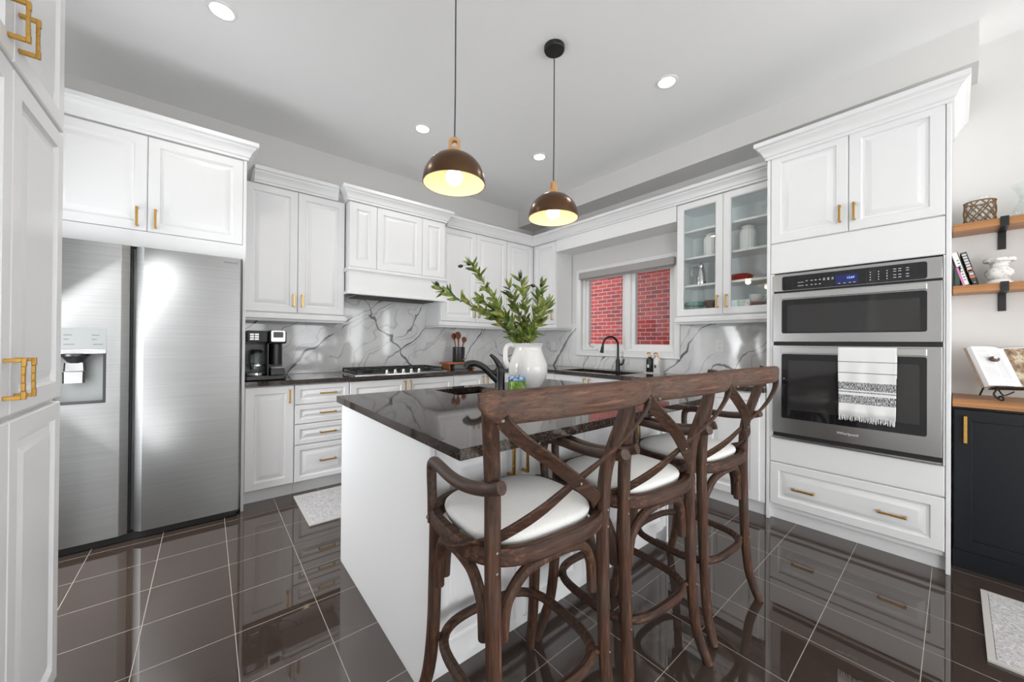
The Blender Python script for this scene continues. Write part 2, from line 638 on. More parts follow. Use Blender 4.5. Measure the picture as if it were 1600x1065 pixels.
# ------------------------------------------------------------------ room shell
CEIL = 3.072
struct('floor', MB().box(-1.12, 3.8, -1.3, 4.1, -0.12, 0), M['floor'])
b = MB().box(-2.65, 6.15, -5.15, -1.3, -0.12, 0).box(-2.65, -1.12, -1.3, -.8, -.12, 0).box(3.8, 6.15, -1.5, -1.3, -.12, 0)
struct('floor_family_room', b, mat('pale_bounce_floor', (.74, .72, .69), .9, spec=.1))  # unseen floor, kept pale to bounce window light onto the ceiling
struct('ceiling', MB().box(-2.65, 6.15, -5.15, 4.1, CEIL, CEIL + 0.12), M['ceil'])
struct('wall_back', MB().box(-1.12, 3.8, 3.95, 4.1, 0, CEIL), M['wall'])
WY0, WY1, WZ0, WZ1 = 1.822, 3.032, 1.135, 2.085            # kitchen window opening
b = MB()
b.box(3.65, 3.8, -1.5, WY0, 0, CEIL).box(3.65, 3.8, WY1, 3.95, 0, CEIL)
b.box(3.65, 3.8, WY0, WY1, 0, WZ0).box(3.65, 3.8, WY0, WY1, WZ1, CEIL)
b.box(3.8, 6.0, -1.6, -1.5, 0, CEIL)
b.box(6.0, 6.12, -5.0, -4.1, 0, CEIL).box(6.0, 6.12, -1.9, -1.5, 0, CEIL)
b.box(6.0, 6.12, -4.1, -1.9, 0, 0.62).box(6.0, 6.12, -4.1, -1.9, 2.38, CEIL)
struct('wall_right', b, M['wall'])
b = MB().box(-1.12, -1.02, -0.9, 2.38, 0, CEIL).box(-1.12, -1.02, 2.98, 3.95, 0, CEIL).box(-1.12, -1.02, 2.38, 2.98, 2.12, CEIL).box(-1.12, -1.02, 2.38, 2.98, 0, .10)
b.box(-2.5, -1.12, -0.9, -0.8, 0, CEIL)
b.box(-2.62, -2.5, -5.0, -4.1, 0, CEIL).box(-2.62, -2.5, -1.7, -0.8, 0, CEIL)
b.box(-2.62, -2.5, -4.1, -1.7, 0, 0.08).box(-2.62, -2.5, -4.1, -1.7, 2.4, CEIL)
struct('wall_left', b, M['wall'])
b = MB()
xs = [-2.62] + [q for ab in FW for q in ab] + [6.12]
for i in range(0, len(xs), 2):
    b.box(xs[i], xs[i + 1], FRONT_Y - 0.1, FRONT_Y, 0, CEIL)
for a, c in FW:
    b.box(a, c, FRONT_Y - 0.1, FRONT_Y, 0, 0.08).box(a, c, FRONT_Y - 0.1, FRONT_Y, 2.38, CEIL)
struct('wall_front', b, M['wall'])
for i, (a, c) in enumerate(FW):
    b = MB()
    y0, y1 = FRONT_Y - 0.03, FRONT_Y + 0.02
    for x0, x1, z0, z1 in ((a, a + .05, .14, 2.32), (c - .05, c, .14, 2.32), (a, c, .08, .14), (a, c, 2.32, 2.38), (a + .05, c - .05, 1.98, 2.02)):
        b.box(x0, x1, y0, y1, z0, z1)
    struct('window_%d' % (i + 2), b, M['trim'])
for nm, x0, x1, ya, yc, za, zc in (('window_6', 6.0, 6.04, -4.1, -1.9, .62, 2.38), ('window_7', -2.54, -2.5, -4.1, -1.7, .08, 2.4)):  # unseen family-room side windows, added to let daylight in
    b = MB()
    for q in range(4):
        yy = ya + (yc - ya - .05) * q / 3
        b.box(x0, x1, yy, yy + .05, za, zc)
    b.box(x0, x1, ya, yc, za, za + .05).box(x0, x1, ya, yc, zc - .05, zc)
    struct(nm, b, M['trim'])
b = MB()
for y0, y1, z0, z1 in ((2.38, 2.42, .16, 2.06), (2.94, 2.98, .16, 2.06), (2.38, 2.98, .10, .16), (2.38, 2.98, 2.06, 2.12)):
    b.box(-1.04, -1.0, y0, y1, z0, z1)
struct('door_1', b, M['trim'])
# dropped soffit over the window run
struct('ceiling_soffit', MB().box(3.362, 3.65, -0.083, 3.95, 2.843, CEIL), M['wall'])
# outside the kitchen window: the neighbour's brick wall across the side yard
struct('neighbour_wall', MB().box(5.5, 5.7, -1.3, 9.5, -0.6, 5.2), M['brick'])
struct('ground_outside', MB().box(3.8, 5.5, -1.4, 9.5, -0.8, -0.6), mat('outside_gravel', (0.4, 0.4, 0.38), 0.9))

# marble splash slabs
b = MB()
b.box(0.208, 3.635, 3.937, 3.95, 0.917, 1.47).box(0.96, 1.97, 3.937, 3.95, 1.47, 1.72)
b.box(3.637, 3.65, 0.858, 1.755, 0.917, 1.47).box(3.637, 3.65, 1.755, 3.098, 0.917, 1.062).box(3.637, 3.65, 3.098, 3.937, 0.917, 1.47)
struct('wall_splash_slabs', b, M['marble'])

# kitchen window: trim, frame with two sashes, glass
b = MB()
TY0, TY1, TZ0, TZ1 = 1.757, 3.097, 1.066, 2.15
for y0, y1, z0, z1 in ((TY0, WY0, TZ0, TZ1), (WY1, TY1, TZ0, TZ1), (WY0, WY1, TZ0, WZ0), (WY0, WY1, WZ1, TZ1)):
    b.box(3.632, 3.65, y0, y1, z0, z1)
for y0, y1, z0, z1 in ((TY0, TY0 + .014, TZ0 + .0142, TZ1), (TY1 - .014, TY1, TZ0 + .0142, TZ1), (TY0, TY1, TZ0, TZ0 + .014)):
    b.box(3.624, 3.632, y0, y1, z0, z1)
struct('trim_1', b, M['trim'], bevel=0.003)
b = MB()
for y0, y1, z0, z1 in ((WY0, WY0 + .03, WZ0 + .0302, WZ1 - .0302), (WY1 - .03, WY1, WZ0 + .0302, WZ1 - .0302), (WY0, WY1, WZ0, WZ0 + .03), (WY0, WY1, WZ1 - .03, WZ1)):
    b.box(3.68, 3.78, y0, y1, z0, z1)
b.box(3.67, 3.78, 2.3455, 2.4195, WZ0 + .0302, WZ1 - .0302)
for a, c in ((1.855, 2.345), (2.42, 3.0)):
    for y0, y1, z0, z1 in ((a, a + .045, WZ0 + .0755, WZ1 - .0755), (c - .045, c, WZ0 + .0755, WZ1 - .0755), (a, c, WZ0 + .03, WZ0 + .075), (a, c, WZ1 - .075, WZ1 - .03)):
        b.box(3.70, 3.75, y0, y1, z0, z1)
win = struct('window_1', b, M['trim'], bevel=0.003)
for a, c in ((1.9, 2.3), (2.465, 2.955)):
    g = fin('pane', MB().box(3.722, 3.727, a, c, WZ0 + .075, WZ1 - .075), M['glass'], win, ang=0)
ck = fin('crank_base', MB().box(3.655, 3.679, 2.80, 2.88, WZ0 + .006, WZ0 + .028), M['trim'], win, bevel=.003)
fin('crank_handle', MB().tube([(3.662, 2.85, WZ0 + .03), (3.650, 2.89, WZ0 + .06), (3.648, 2.915, WZ0 + .085)], .006, 8), M['steelv'], ck)
# roller blind rolled up at the top of the window
r = root('roller_blind', (3.61, 2.42, 2.06), 'grey roller blind rolled up at the top of the kitchen window', 'blind')
fin('cassette', MB().box(3.585, 3.648, 1.800, 3.025, 2.018, 2.098), M['blind'], r, bevel=0.006)
fin('hem_bar', MB().box(3.60, 3.62, 1.815, 3.01, 2.004, 2.018), M['blind'], r, bevel=0.003)

# ------------------------------------------------------------------ cabinetry helpers
def PS(y):
    return lambda u, v, n: (u, y - n, v)
def PW(x):
    return lambda u, v, n: (x - n, u, v)
def PE(x):
    return lambda u, v, n: (x + n, u, v)


def raised(P, u0, u1, v0, v1, t=0.02, fr=0.055, flat=False):
    b = MB()
    u0, u1, v0, v1 = u0 + .0015, u1 - .0015, v0 + .0015, v1 - .0015
    k = fr
    L = [(0, 0), (0, t - .004), (.004, t)]
    if not flat:
        L += [(k, t), (k + .003, t - .006), (k + .007, t - .011), (k + .017, t - .012), (k + .046, t - .001), (k + .050, t - .001)]
    rs = []
    for d, n in L:
        d = min(d, min(u1 - u0, v1 - v0) / 2 - .001)
        rs.append([P(u0 + d, v0 + d, n), P(u1 - d, v0 + d, n), P(u1 - d, v1 - d, n), P(u0 + d, v1 - d, n)])
    return b.rings(rs)


def handle(par, P, u, v, L=0.115, vert=True, n0=0.0, m='gold', wd=0.012, dep=0.032):
    b = MB()
    h = L / 2
    def seg(a0, a1, c0, c1, n_0, n_1):
        if vert:
            b.pbox(P, u + c0, u + c1, v + a0, v + a1, n_0, n_1)
        else:
            b.pbox(P, u + a0, u + a1, v + c0, v + c1, n_0, n_1)
    w2 = wd / 2
    seg(-h, -h + .010, -w2, w2, n0, n0 + dep - .004)
    seg(h - .010, h, -w2, w2, n0, n0 + dep - .004)
    # slightly bowed grip in five flat pieces
    for i in range(5):
        a0, a1 = -h + L * i / 5, -h + L * (i + 1) / 5
        d = (0.0, .0015, .002, .0015, 0.0)[i]
        seg(a0, a1, -w2, w2, n0 + dep - .004, n0 + dep + .004 - d)
    return fin('handle', b, M[m], par, bevel=0.0012, label='brushed gold handle')


def door(rt, P, u0, u1, v0, v1, hd=None, t=0.02, fr=0.055, name='door', m='white', flat=False):
    d = fin(name, raised(P, u0, u1, v0, v1, t, fr, flat), M[m], rt, ang=25)
    if hd:
        for q in (hd if isinstance(hd, list) else [hd]):
            handle(d, P, q[0], q[1], vert=q[2], L=q[3] if len(q) > 3 else 0.115, n0=t)
    return d


CROWN = [(0, 0), (.010, 0), (.010, .016), (.018, .022), (.024, .040), (.036, .062), (.048, .074), (.050, .082), (.058, .086), (.066, .092), (.066, .118), (.060, .122), (0, .122)]
RAIL = [(0, 0), (.012, 0), (.012, .010), (.018, .014), (.018, .040), (.010, .048), (.004, .062), (0, .066)]


def run(path, prof, z0, side=1, scale=1.0):
    """profile (out, up) swept along a plan polyline with mitred corners; side=+1: out is to the right of travel"""
    b = MB()
    pts = [Vector((p[0], p[1])) for p in path]
    m = len(pts)
    rs = []
    for i in range(m):
        ns = []
        for j in (i - 1, i):
            if 0 <= j < m - 1:
                d = (pts[j + 1] - pts[j]).normalized()
                ns.append(Vector((d.y, -d.x)) * side)
        n = ns[0] if len(ns) == 1 else (ns[0] + ns[1]) / (1 + ns[0].dot(ns[1]))
        rs.append([(pts[i].x + n.x * o * scale, pts[i].y + n.y * o * scale, z0 + h * scale) for o, h in prof])
    return b.rings(rs)


# ------------------------------------------------------------------ tall pantry at the left edge
PX = -0.392
r = root('pantry_cabinet', (-0.70, 1.55, 0), 'tall white pantry cabinet at the left edge with stacked raised panel doors', 'cabinet')
fin('body', MB().box(-1.015, PX - .021, 0.70, 1.99, 0.0, 2.70), M['white'], r)
PP = PE(PX - .02)
for (y0, y1, hs) in ((1.553, 1.982, 1), (1.124, 1.553, -1), (0.70, 1.124, 0)):
    hy = {1: 1.585, -1: 1.515, 0: 0.75}[hs]
    hh = [(hy, 1.118, True, .105)] if hs else None
    door(r, PP, y0, y1, 0.055, 1.008, None, name='lower_door')
    door(r, PP, y0, y1, 1.020, 1.922, hh, name='middle_door')
    door(r, PP, y0, y1, 1.934, 2.60, [(hy, 2.03, True, .105)] if hs else None, name='upper_door')

# ------------------------------------------------------------------ cabinet over and around the refrigerator
FY = 3.25
r = root('fridge_surround_cabinet', (-0.27, 3.6, 0), 'white cabinet with two doors above the steel refrigerator, tall side panel', 'cabinet')
fin('side_panel', MB().box(0.187, 0.206, FY, 3.948, 0, 2.51), M['white'], r, bevel=0.002)
fin('side_panel', MB().box(-0.76, -0.74, FY, 3.948, 0, 2.51), M['white'], r, bevel=0.002)
fin('body', MB().box(-0.74, 0.187, FY + .021, 3.948, 1.80, 2.51), M['white'], r)
P = PS(FY + .02)
door(r, P, -0.74, -0.301, 1.903, 2.506, (-0.345, 1.985, True, .118))
door(r, P, -0.301, 0.187, 1.903, 2.506, (-0.262, 1.985, True, .118))
fin('bottom_rail', MB().box(-0.74, 0.187, FY + .004, FY + .021, 1.80, 1.901), M['white'], r)
fin('crown_moulding', run([(-0.76, FY), (0.206, FY), (0.206, 3.945)], CROWN, 2.512), M['white'], r, ang=20)

# ------------------------------------------------------------------ upper cabinet between refrigerator and hood
UY = 3.595
P = PS(UY + .02)
r = root('upper_cabinet', (0.585, 3.76, 1.39), 'white two-door upper cabinet above the coffee maker', 'cabinet', 'white upper cabinets')
fin('body', MB().box(0.209, 0.968, UY + .021, 3.948, 1.45, 2.498), M['white'], r)
door(r, P, 0.212, 0.588, 1.458, 2.494, (0.558, 1.565, True, .105))
door(r, P, 0.588, 0.966, 1.458, 2.494, (0.622, 1.565, True, .105))
fin('light_rail', run([(0.209, UY + .018), (0.968, UY + .018), (0.968, 3.935)], [(a, .066 - h) for a, h in RAIL], 1.384), M['white'], r, ang=20)
fin('crown_moulding', run([(0.275, UY), (0.902, UY)], CROWN, 2.498), M['white'], r, ang=20)

# ------------------------------------------------------------------ hood cabinet
HY = 3.495
P = PS(HY + .02)
r = root('range_hood', (1.465, 3.7, 1.66), 'white panelled range hood projecting over the gas cooktop', 'range hood')
fin('body', MB().box(0.975, 1.955, HY + .021, 3.947, 1.885, 2.498), M['white'], r)
door(r, P, 0.977, 1.226, 1.90, 2.494, name='side_panel', fr=.06)
door(r, P, 1.226, 1.690, 1.90, 2.494, name='front_panel', fr=.06)
door(r, P, 1.690, 1.953, 1.90, 2.494, name='side_panel', fr=.06)
fin('fascia', MB().box(0.975, 1.955, HY - .004, HY + .018, 1.66, 1.885).box(0.975, 0.995, HY + .018, 3.934, 1.66, 1.885).box(1.935, 1.955, HY + .018, 3.934, 1.66, 1.885), M['white'], r)
hp = [(0.975, 3.93), (0.975, HY - .004), (1.955, HY - .004), (1.955, 3.93)]
fin('upper_moulding', run(hp, [(0, 0), (.010, 0), (.018, .012), (.018, .022), (.008, .034), (0, .038)], 1.862), M['white'], r, ang=20)
fin('lower_moulding', run(hp, [(0, 0), (.022, 0), (.022, .012), (.014, .018), (.010, .032), (0, .036)], 1.652), M['white'], r, ang=20)
b = MB().box(0.998, 1.932, HY + .022, 3.93, 1.70, 1.712)
fin('hood_insert', b, M['white'], r)
b = MB().box(1.06, 1.87, HY + .06, 3.86, 1.652, 1.70)
ins = fin('filter', b, M['steelv'], r, bevel=0.004)
b = MB()
for k in range(46):
    x = 1.075 + .78 * k / 45
    b.box(x, x + .008, HY + .075, 3.845, 1.6465, 1.6515)
fin('filter_grille', b, M['blackm'], ins)
fin('crown_moulding', run([(0.970, 3.60), (0.970, HY), (1.960, HY), (1.960, 3.60)], CROWN, 2.498, side=1), M['white'], r, ang=20)

# ------------------------------------------------------------------ upper run right of the hood, corner and window valance
P = PS(UY + .02)
r = root('upper_cabinet', (2.42, 3.76, 1.39), 'white two-door upper cabinet right of the range hood, behind the olive branches', 'cabinet', 'white upper cabinets')
fin('body', MB().box(1.958, 2.886, UY + .021, 3.936, 1.45, 2.498), M['white'], r)
door(r, P, 1.963, 2.425, 1.455, 2.494, (2.39, 1.56, True, .105))
door(r, P, 2.425, 2.884, 1.455, 2.494, (2.46, 1.56, True, .105))
fin('light_rail', run([(1.958, 3.934), (1.958, UY + .018), (2.886, UY + .018)], [(a, .066 - h) for a, h in RAIL], 1.384), M['white'], r, ang=20)
r = root('corner_upper_cabinet', (3.3, 3.6, 1.39), 'white corner upper cabinet beside the window, with one door on each wall', 'cabinet', 'white upper cabinets')
WX = 3.33
b = MB().box(2.888, 3.636, UY + .021, 3.936, 1.45, 2.498).box(WX + .021, 3.636, 3.182, UY + .021, 1.45, 2.498)
fin('body', b, M['white'], r)
door(r, P, 2.888, 3.335, 1.455, 2.494)
door(r, PW(WX + .02), 3.186, 3.574, 1.455, 2.494, (3.225, 1.56, True, .105))
fin('light_rail', run([(2.888, UY + .018), (WX + .018, UY + .018), (WX + .018, 3.182), (3.634, 3.182)], [(a, .066 - h) for a, h in RAIL], 1.384, side=1), M['white'], r, ang=20)
r = root('window_valance', (3.49, 2.4, 2.36), 'white valance board bridging the cabinets above the window', 'valance')
fin('board', MB().box(WX, WX + .02, 1.652, 3.18, 2.352, 2.498), M['white'], r)
fin('soffit_board', MB().box(WX + .021, 3.645, 1.652, 3.18, 2.36, 2.378), M['white'], r)
o = fin('crown_moulding', run([(2.028, UY), (WX, UY), (WX, 0.862)], CROWN, 2.499), M['white'], None, ang=20, loc=(3.33, 3.595, 2.499))
tag(o, 'long white crown moulding along the corner cabinets and above the window', 'moulding')

# ------------------------------------------------------------------ glass-door cabinet
r = root('glass_cabinet', (3.48, 1.25, 1.39), 'white upper cabinet with two glass doors right of the window', 'cabinet', 'white upper cabinets')
GY0, GY1 = 0.862, 1.645
b = MB()
for x0, x1, y0, y1, z0, z1 in ((3.352, 3.636, GY0, GY0 + .018, 1.45, 2.498), (3.352, 3.636, GY1 - .018, GY1, 1.45, 2.498),
                               (3.618, 3.636, GY0 + .018, GY1 - .018, 1.45, 2.498), (3.352, 3.618, GY0 + .018, GY1 - .018, 1.45, 1.53), (3.352, 3.618, GY0 + .018, GY1 - .018, 2.44, 2.498)):
    b.box(x0, x1, y0, y1, z0, z1)
fin('body', b, M['cabin'], r)
for z in (1.755, 2.005, 2.252):
    fin('shelf', MB().box(3.375, 3.616, GY0 + .02, GY1 - .02, z - .018, z), M['white'], r)
GS = 1.252
for y0, y1, hy in ((GS, GY1, GS + .035), (GY0, GS, GS - .035)):
    PG = PW(WX + .02)
    b = MB()
    a0, a1, z0, z1 = y0 + .0015, y1 - .0015, 1.472, 2.493
    loops = []
    for d, n in ((0, 0), (0, .016), (.004, .02), (.052, .02), (.060, .012), (.060, 0)):
        loops.append([PG(a0 + d, z0 + d, n), PG(a1 - d, z0 + d, n), PG(a1 - d, z1 - d, n), PG(a0 + d, z1 - d, n)])
    b.rings(loops, cap0=False, cap1=False, loop=True)
    d = fin('door', b, M['white'], r, ang=25)
    fin('glass_pane', MB().pbox(PG, a0 + .058, a1 - .058, z0 + .058, z1 - .058, .004, .008), M['cabglass'], d, ang=0)
    handle(d, PG, hy, 1.582, .105, True, .02)
fin('light_rail', run([(3.634, GY1), (WX + .018, GY1), (WX + .018, GY0)], [(a, .066 - h) for a, h in RAIL], 1.396, side=1), M['white'], r, ang=20)

# ------------------------------------------------------------------ oven tower
TX = 3.05
r = root('oven_tower_cabinet', (3.34, 0.435, 0), 'tall white cabinet around the built-in ovens with a wide bottom drawer', 'cabinet')
TA, TB = 0.016, 0.855
fin('side_panel', MB().box(TX, 3.636, TB - .02, TB, 0, 2.545), M['white'], r, bevel=0.002)
fin('side_panel', MB().box(TX, 3.648, TA, TA + .018, 0, 2.545), M['white'], r, bevel=0.002)
b = MB().box(TX + .021, 3.636, TA + .018, TB - .02, 1.72, 2.545)
b.box(TX + .021, 3.636, TA + .018, TB - .02, 0.085, 0.565).box(3.615, 3.636, TA + .018, TB - .02, 0.565, 1.72)
fin('body', b, M['white'], r)
fin('toe_kick', MB().box(TX + .052, TX + .07, TA + .018, TB - .02, 0, 0.085), M['white'], r)
P = PW(TX + .02)
door(r, P, TA + .019, 0.426, 1.926, 2.541, (0.398, 2.04, True, .105))
door(r, P, 0.426, TB - .021, 1.926, 2.541, (0.464, 2.04, True, .105))
door(r, P, TA + .019, TB - .021, 1.712, 1.922, name='filler_panel', flat=True)
door(r, P, TA + .019, TB - .021, 0.408, 0.575, name='filler_panel', flat=True)
door(r, P, TA + .019, TB - .021, 0.112, 0.403, [(0.643, 0.25, False, .118), (0.233, 0.25, False, .118)], name='drawer', fr=.05)
fin('frame_stile', MB().box(TX + .003, TX + .02, TB - .044, TB - .021, 0.576, 1.711), M['white'], r)
fin('frame_stile', MB().box(TX + .003, TX + .02, TA + .019, TA + .027, 0.576, 1.711), M['white'], r)
fin('crown_moulding', run([(3.36, TB), (TX, TB), (TX, TA), (3.648, TA)], CROWN, 2.522), M['white'], r, ang=20)

# ------------------------------------------------------------------ base run
BY = 3.33
P = PS(BY + .02)


def base_body(r, x0, x1, y0, y1, ztop=0.878, axis='S'):
    b = MB().box(x0, x1, y0, y1, 0.098, ztop)
    fin('body', b, M['white'], r)


r = root('base_cabinet', (0.37, 3.64, 0), 'white base cabinet with one door under the coffee maker', 'cabinet', 'white base cabinets')
base_body(r, 0.209, 0.531, BY + .021, 3.935)
door(r, P, 0.212, 0.530, 0.100, 0.872, (0.497, 0.79, True, .105))
fin('toe_kick', MB().box(0.209, 0.531, 3.385, 3.40, 0, 0.098), M['white'], r)
r = root('drawer_cabinet', (0.74, 3.64, 0), 'white base cabinet with four stacked drawers left of the cooktop', 'cabinet', 'white base cabinets')
base_body(r, 0.533, 0.944, BY + .021, 3.935)
for z0, z1 in ((0.714, 0.872), (0.558, 0.710), (0.392, 0.554), (0.100, 0.388)):
    door(r, P, 0.533, 0.943, z0, z1, (0.775, (z0 + z1) / 2 + .004, False, .125), name='drawer', fr=.036)
fin('toe_kick', MB().box(0.533, 0.944, 3.385, 3.40, 0, 0.098), M['white'], r)
r = root('base_cabinet', (1.46, 3.64, 0), 'white two-door base cabinet under the cooktop, partly hidden by the island', 'cabinet', 'white base cabinets')
base_body(r, 0.946, 1.975, BY + .021, 3.935, 0.80)
door(r, P, 0.946, 1.465, 0.100, 0.872, (1.437, 0.80, True, .105))
door(r, P, 1.465, 1.975, 0.100, 0.872, (1.495, 0.80, True, .105))
fin('toe_kick', MB().box(0.946, 1.975, 3.385, 3.40, 0, 0.098), M['white'], r)
r = root('base_cabinet', (2.5, 3.64, 0), 'white two-door base cabinet between the cooktop and the corner', 'cabinet', 'white base cabinets')
base_body(r, 1.977, 3.02, BY + .021, 3.935)
door(r, P, 1.977, 2.362, 0.100, 0.872, (2.335, 0.80, True, .105))
door(r, P, 2.362, 2.76, 0.100, 0.872, (2.392, 0.80, True, .105))
door(r, P, 2.76, 3.02, 0.100, 0.872, name='filler_panel', flat=True)
fin('toe_kick', MB().box(1.977, 3.06, 3.385, 3.40, 0, 0.098), M['white'], r)
RX = 3.03
P = PW(RX + .02)
r = root('sink_base_cabinet', (3.34, 2.43, 0), 'white two-door base cabinet under the window sink', 'cabinet', 'white base cabinets')
fin('body', MB().box(RX + .021, 3.635, 2.004, 2.916, 0.098, 0.64).box(RX + .021, RX + .035, 2.004, 2.916, 0.64, 0.872).box(RX + .021, 3.635, 2.918, 3.328, 0.098, 0.878), M['white'], r)
door(r, P, 2.004, 2.43, 0.100, 0.872, (2.397, 0.80, True, .105))
door(r, P, 2.43, 2.90, 0.100, 0.872, (2.463, 0.80, True, .105))
door(r, P, 2.90, 3.30, 0.100, 0.872, name='filler_panel', flat=True)
fin('toe_kick', MB().box(RX + .055, RX + .07, 2.004, 3.38, 0, 0.098), M['white'], r)
r = root('base_cabinet', (3.34, 1.43, 0), 'white two-door base cabinet between the sink and the oven tower, seen through the stools', 'cabinet', 'white base cabinets')
base_body(r, RX + .021, 3.635, 0.862, 2.002)
for y0, y1 in ((0.890, 1.268), (1.268, 1.63), (1.63, 2.002)):
    door(r, P, y0, y1, 0.100, 0.872)
fin('toe_kick', MB().box(RX + .055, RX + .07, 0.862, 2.002, 0, 0.098), M['white'], r)

# continuous worktop along both walls
b = MB()
ZA, ZB = 0.88, 0.915
b.box(0.208, 3.010, 3.305, 3.936, ZA, ZB)
b.box(3.010, 3.636, 2.87, 3.936, ZA, ZB).box(3.010, 3.09, 2.07, 2.87, ZA, ZB).box(3.47, 3.636, 2.07, 2.87, ZA, ZB).box(3.010, 3.636, 0.858, 2.07, ZA, ZB)
o = fin('worktop', b, M['granite'], None, ang=0, loc=(1.6, 3.6, ZA))
tag(o, 'dark speckled granite worktop running along the back wall and under the window', 'countertop')
b = MB()
b.box(3.092, 3.108, 2.072, 2.868, .70, .878).box(3.452, 3.468, 2.072, 2.868, .70, .878).box(3.108, 3.452, 2.072, 2.088, .70, .878).box(3.108, 3.452, 2.852, 2.868, .70, .878).box(3.092, 3.468, 2.072, 2.868, .685, .70)
r = root('sink', (3.28, 2.47, 0.70), 'black undermount sink set in the worktop below the window', 'sink')
fin('basin', b, M['blackm'], r)
fin('drain', MB().cyl((3.28, 2.47, .70), .045, .004), M['chrome'], r)

# ------------------------------------------------------------------ island
r = root('kitchen_island', (1.37, 1.65, 0), 'white kitchen island base with panelled doors behind the bar stools', 'island')
IX0, IX1, IY0, IY1 = 0.58, 2.20, 1.13, 2.185
fin('end_panel', MB().box(IX0, IX0 + .02, IY0, IY1, 0, 0.88), M['white'], r, bevel=.002)
fin('end_panel', MB().box(IX1 - .02, IX1, IY0, IY1, 0, 0.88), M['white'], r, bevel=.002)
b = MB().box(IX0 + .02, IX1 - .02, IY0 + .022, IY0 + .04, 0.075, 0.88).box(IX0 + .02, IX1 - .02, IY1 - .045, IY1 - .022, 0.1, 0.88).box(IX0 + .02, IX1 - .02, IY0 + .04, IY1 - .045, 0.1, 0.12)
fin('body', b, M['white'], r)
P = PS(IY0 + .022)
us = [0.602, 0.965, 1.39, 1.785, 2.178]
for i in range(4):
    hd = {0: (0.925, 0.755, True, .115), 1: (0.998, 0.755, True, .115), 2: (1.752, 0.755, True, .115), 3: (1.82, 0.755, True, .115)}[i]
    door(r, P, us[i], us[i + 1], 0.10, 0.872, hd, t=.02)
P = PS(IY1)
back = lambda u, v, n: (u, IY1 - .022 + n, v)
for i in range(4):
    door(r, back, us[i], us[i + 1], 0.10, 0.872, None, t=.02)
fin('toe_kick', MB().box(IX0 + .02, IX1 - .02, IY0 + .068, IY0 + .085, 0, 0.10), M['white'], r)
fin('toe_kick', MB().box(IX0 + .02, IX1 - .02, IY1 - .085, IY1 - .068, 0, 0.10), M['white'], r)
b = MB()
SX0, SX1, SY0, SY1 = 1.115, 1.455, 1.835, 2.115
TX0, TX1, TY0_, TY1_ = 0.558, 2.225, 0.902, 2.212
b.box(TX0, SX0, TY0_, TY1_, .8805, .915).box(SX1, TX1, TY0_, TY1_, .8805, .915).box(SX0, SX1, TY0_, SY0, .8805, .915).box(SX0, SX1, SY1, TY1_, .8805, .915)
o = fin('island_countertop', b, M['granite'], None, ang=0, loc=(1.37, 1.55, .88))
tag(o, 'polished dark granite top of the kitchen island with breakfast overhang', 'countertop')
r = root('prep_sink', (1.285, 1.975, 0.72), 'small black prep sink sunk into the island top beside its faucet', 'sink')
b = MB()
b.box(SX0 - .014, SX0, SY0 - .014, SY1 + .014, .735, .8798).box(SX1, SX1 + .014, SY0 - .014, SY1 + .014, .735, .8798).box(SX0, SX1, SY0 - .014, SY0, .735, .8798).box(SX0, SX1, SY1, SY1 + .014, .735, .8798).box(SX0 - .014, SX1 + .014, SY0 - .014, SY1 + .014, .72, .735)
fin('basin', b, M['blackm'], r)
fin('drain', MB().cyl((1.285, 1.975, .735), .04, .004), M['chrome'], r)

# ------------------------------------------------------------------ black sideboard cabinet at the right edge
r = root('black_cabinet', (3.42, -0.45, 0), 'black painted cabinet with wooden top at the right edge', 'cabinet')
BXF = 3.2
fin('body', MB().box(BXF + .021, 3.648, -0.90, 0.010, 0.0, 0.884), M['navy'], r)
P = PW(BXF + .02)
def shaker(y0, y1, z0, z1):
    b = MB()
    L = [(0, 0), (0, .018), (.002, .02), (.060, .02), (.062, .018), (.062, .010), (.064, .010)]
    y0, y1 = y0 + .0015, y1 - .0015
    return b.rings([[P(y0 + d, z0 + d, n), P(y1 - d, z0 + d, n), P(y1 - d, z1 - d, n), P(y0 + d, z1 - d, n)] for d, n in L])
d = fin('door', shaker(-0.445, 0.006, 0.10, 0.872), M['navy'], r, ang=25)
handle(d, P, -0.034, 0.766, .145, True, .02)
d = fin('door', shaker(-0.896, -0.446, 0.10, 0.872), M['navy'], r, ang=25)
fin('plinth', MB().box(BXF + .004, BXF + .020, -0.90, 0.010, 0, 0.098), M['navy'], r)
fin('wood_top', MB().box(BXF - .012, 3.648, -0.91, 0.012, 0.886, 0.922), M['orange'], r, bevel=.003, label='oiled wood top')

# ------------------------------------------------------------------ refrigerator
def rrect(u0, u1, v0, v1, r, k=5):
    out = []
    for cx, cy, a0 in ((u1 - r, v0 + r, -90), (u1 - r, v1 - r, 0), (u0 + r, v1 - r, 90), (u0 + r, v0 + r, 180)):
        for i in range(k + 1):
            a = math.radians(a0 + 90 * i / k)
            out.append((cx + r * math.cos(a), cy + r * math.sin(a)))
    return out


def plate(P, u0, u1, v0, v1, n0, n1, r=0.01, ch=0.0):
    b = MB()
    rs = [[P(u, v, n0) for u, v in rrect(u0, u1, v0, v1, r)]]
    if ch:
        rs.append([P(u, v, n1 - ch) for u, v in rrect(u0, u1, v0, v1, r)])
        rs.append([P(u, v, n1) for u, v in rrect(u0 + ch, u1 - ch, v0 + ch, v1 - ch, max(r - ch, .0005))])
    else:
        rs.append([P(u, v, n1) for u, v in rrect(u0, u1, v0, v1, r)])
    return b.rings(rs)


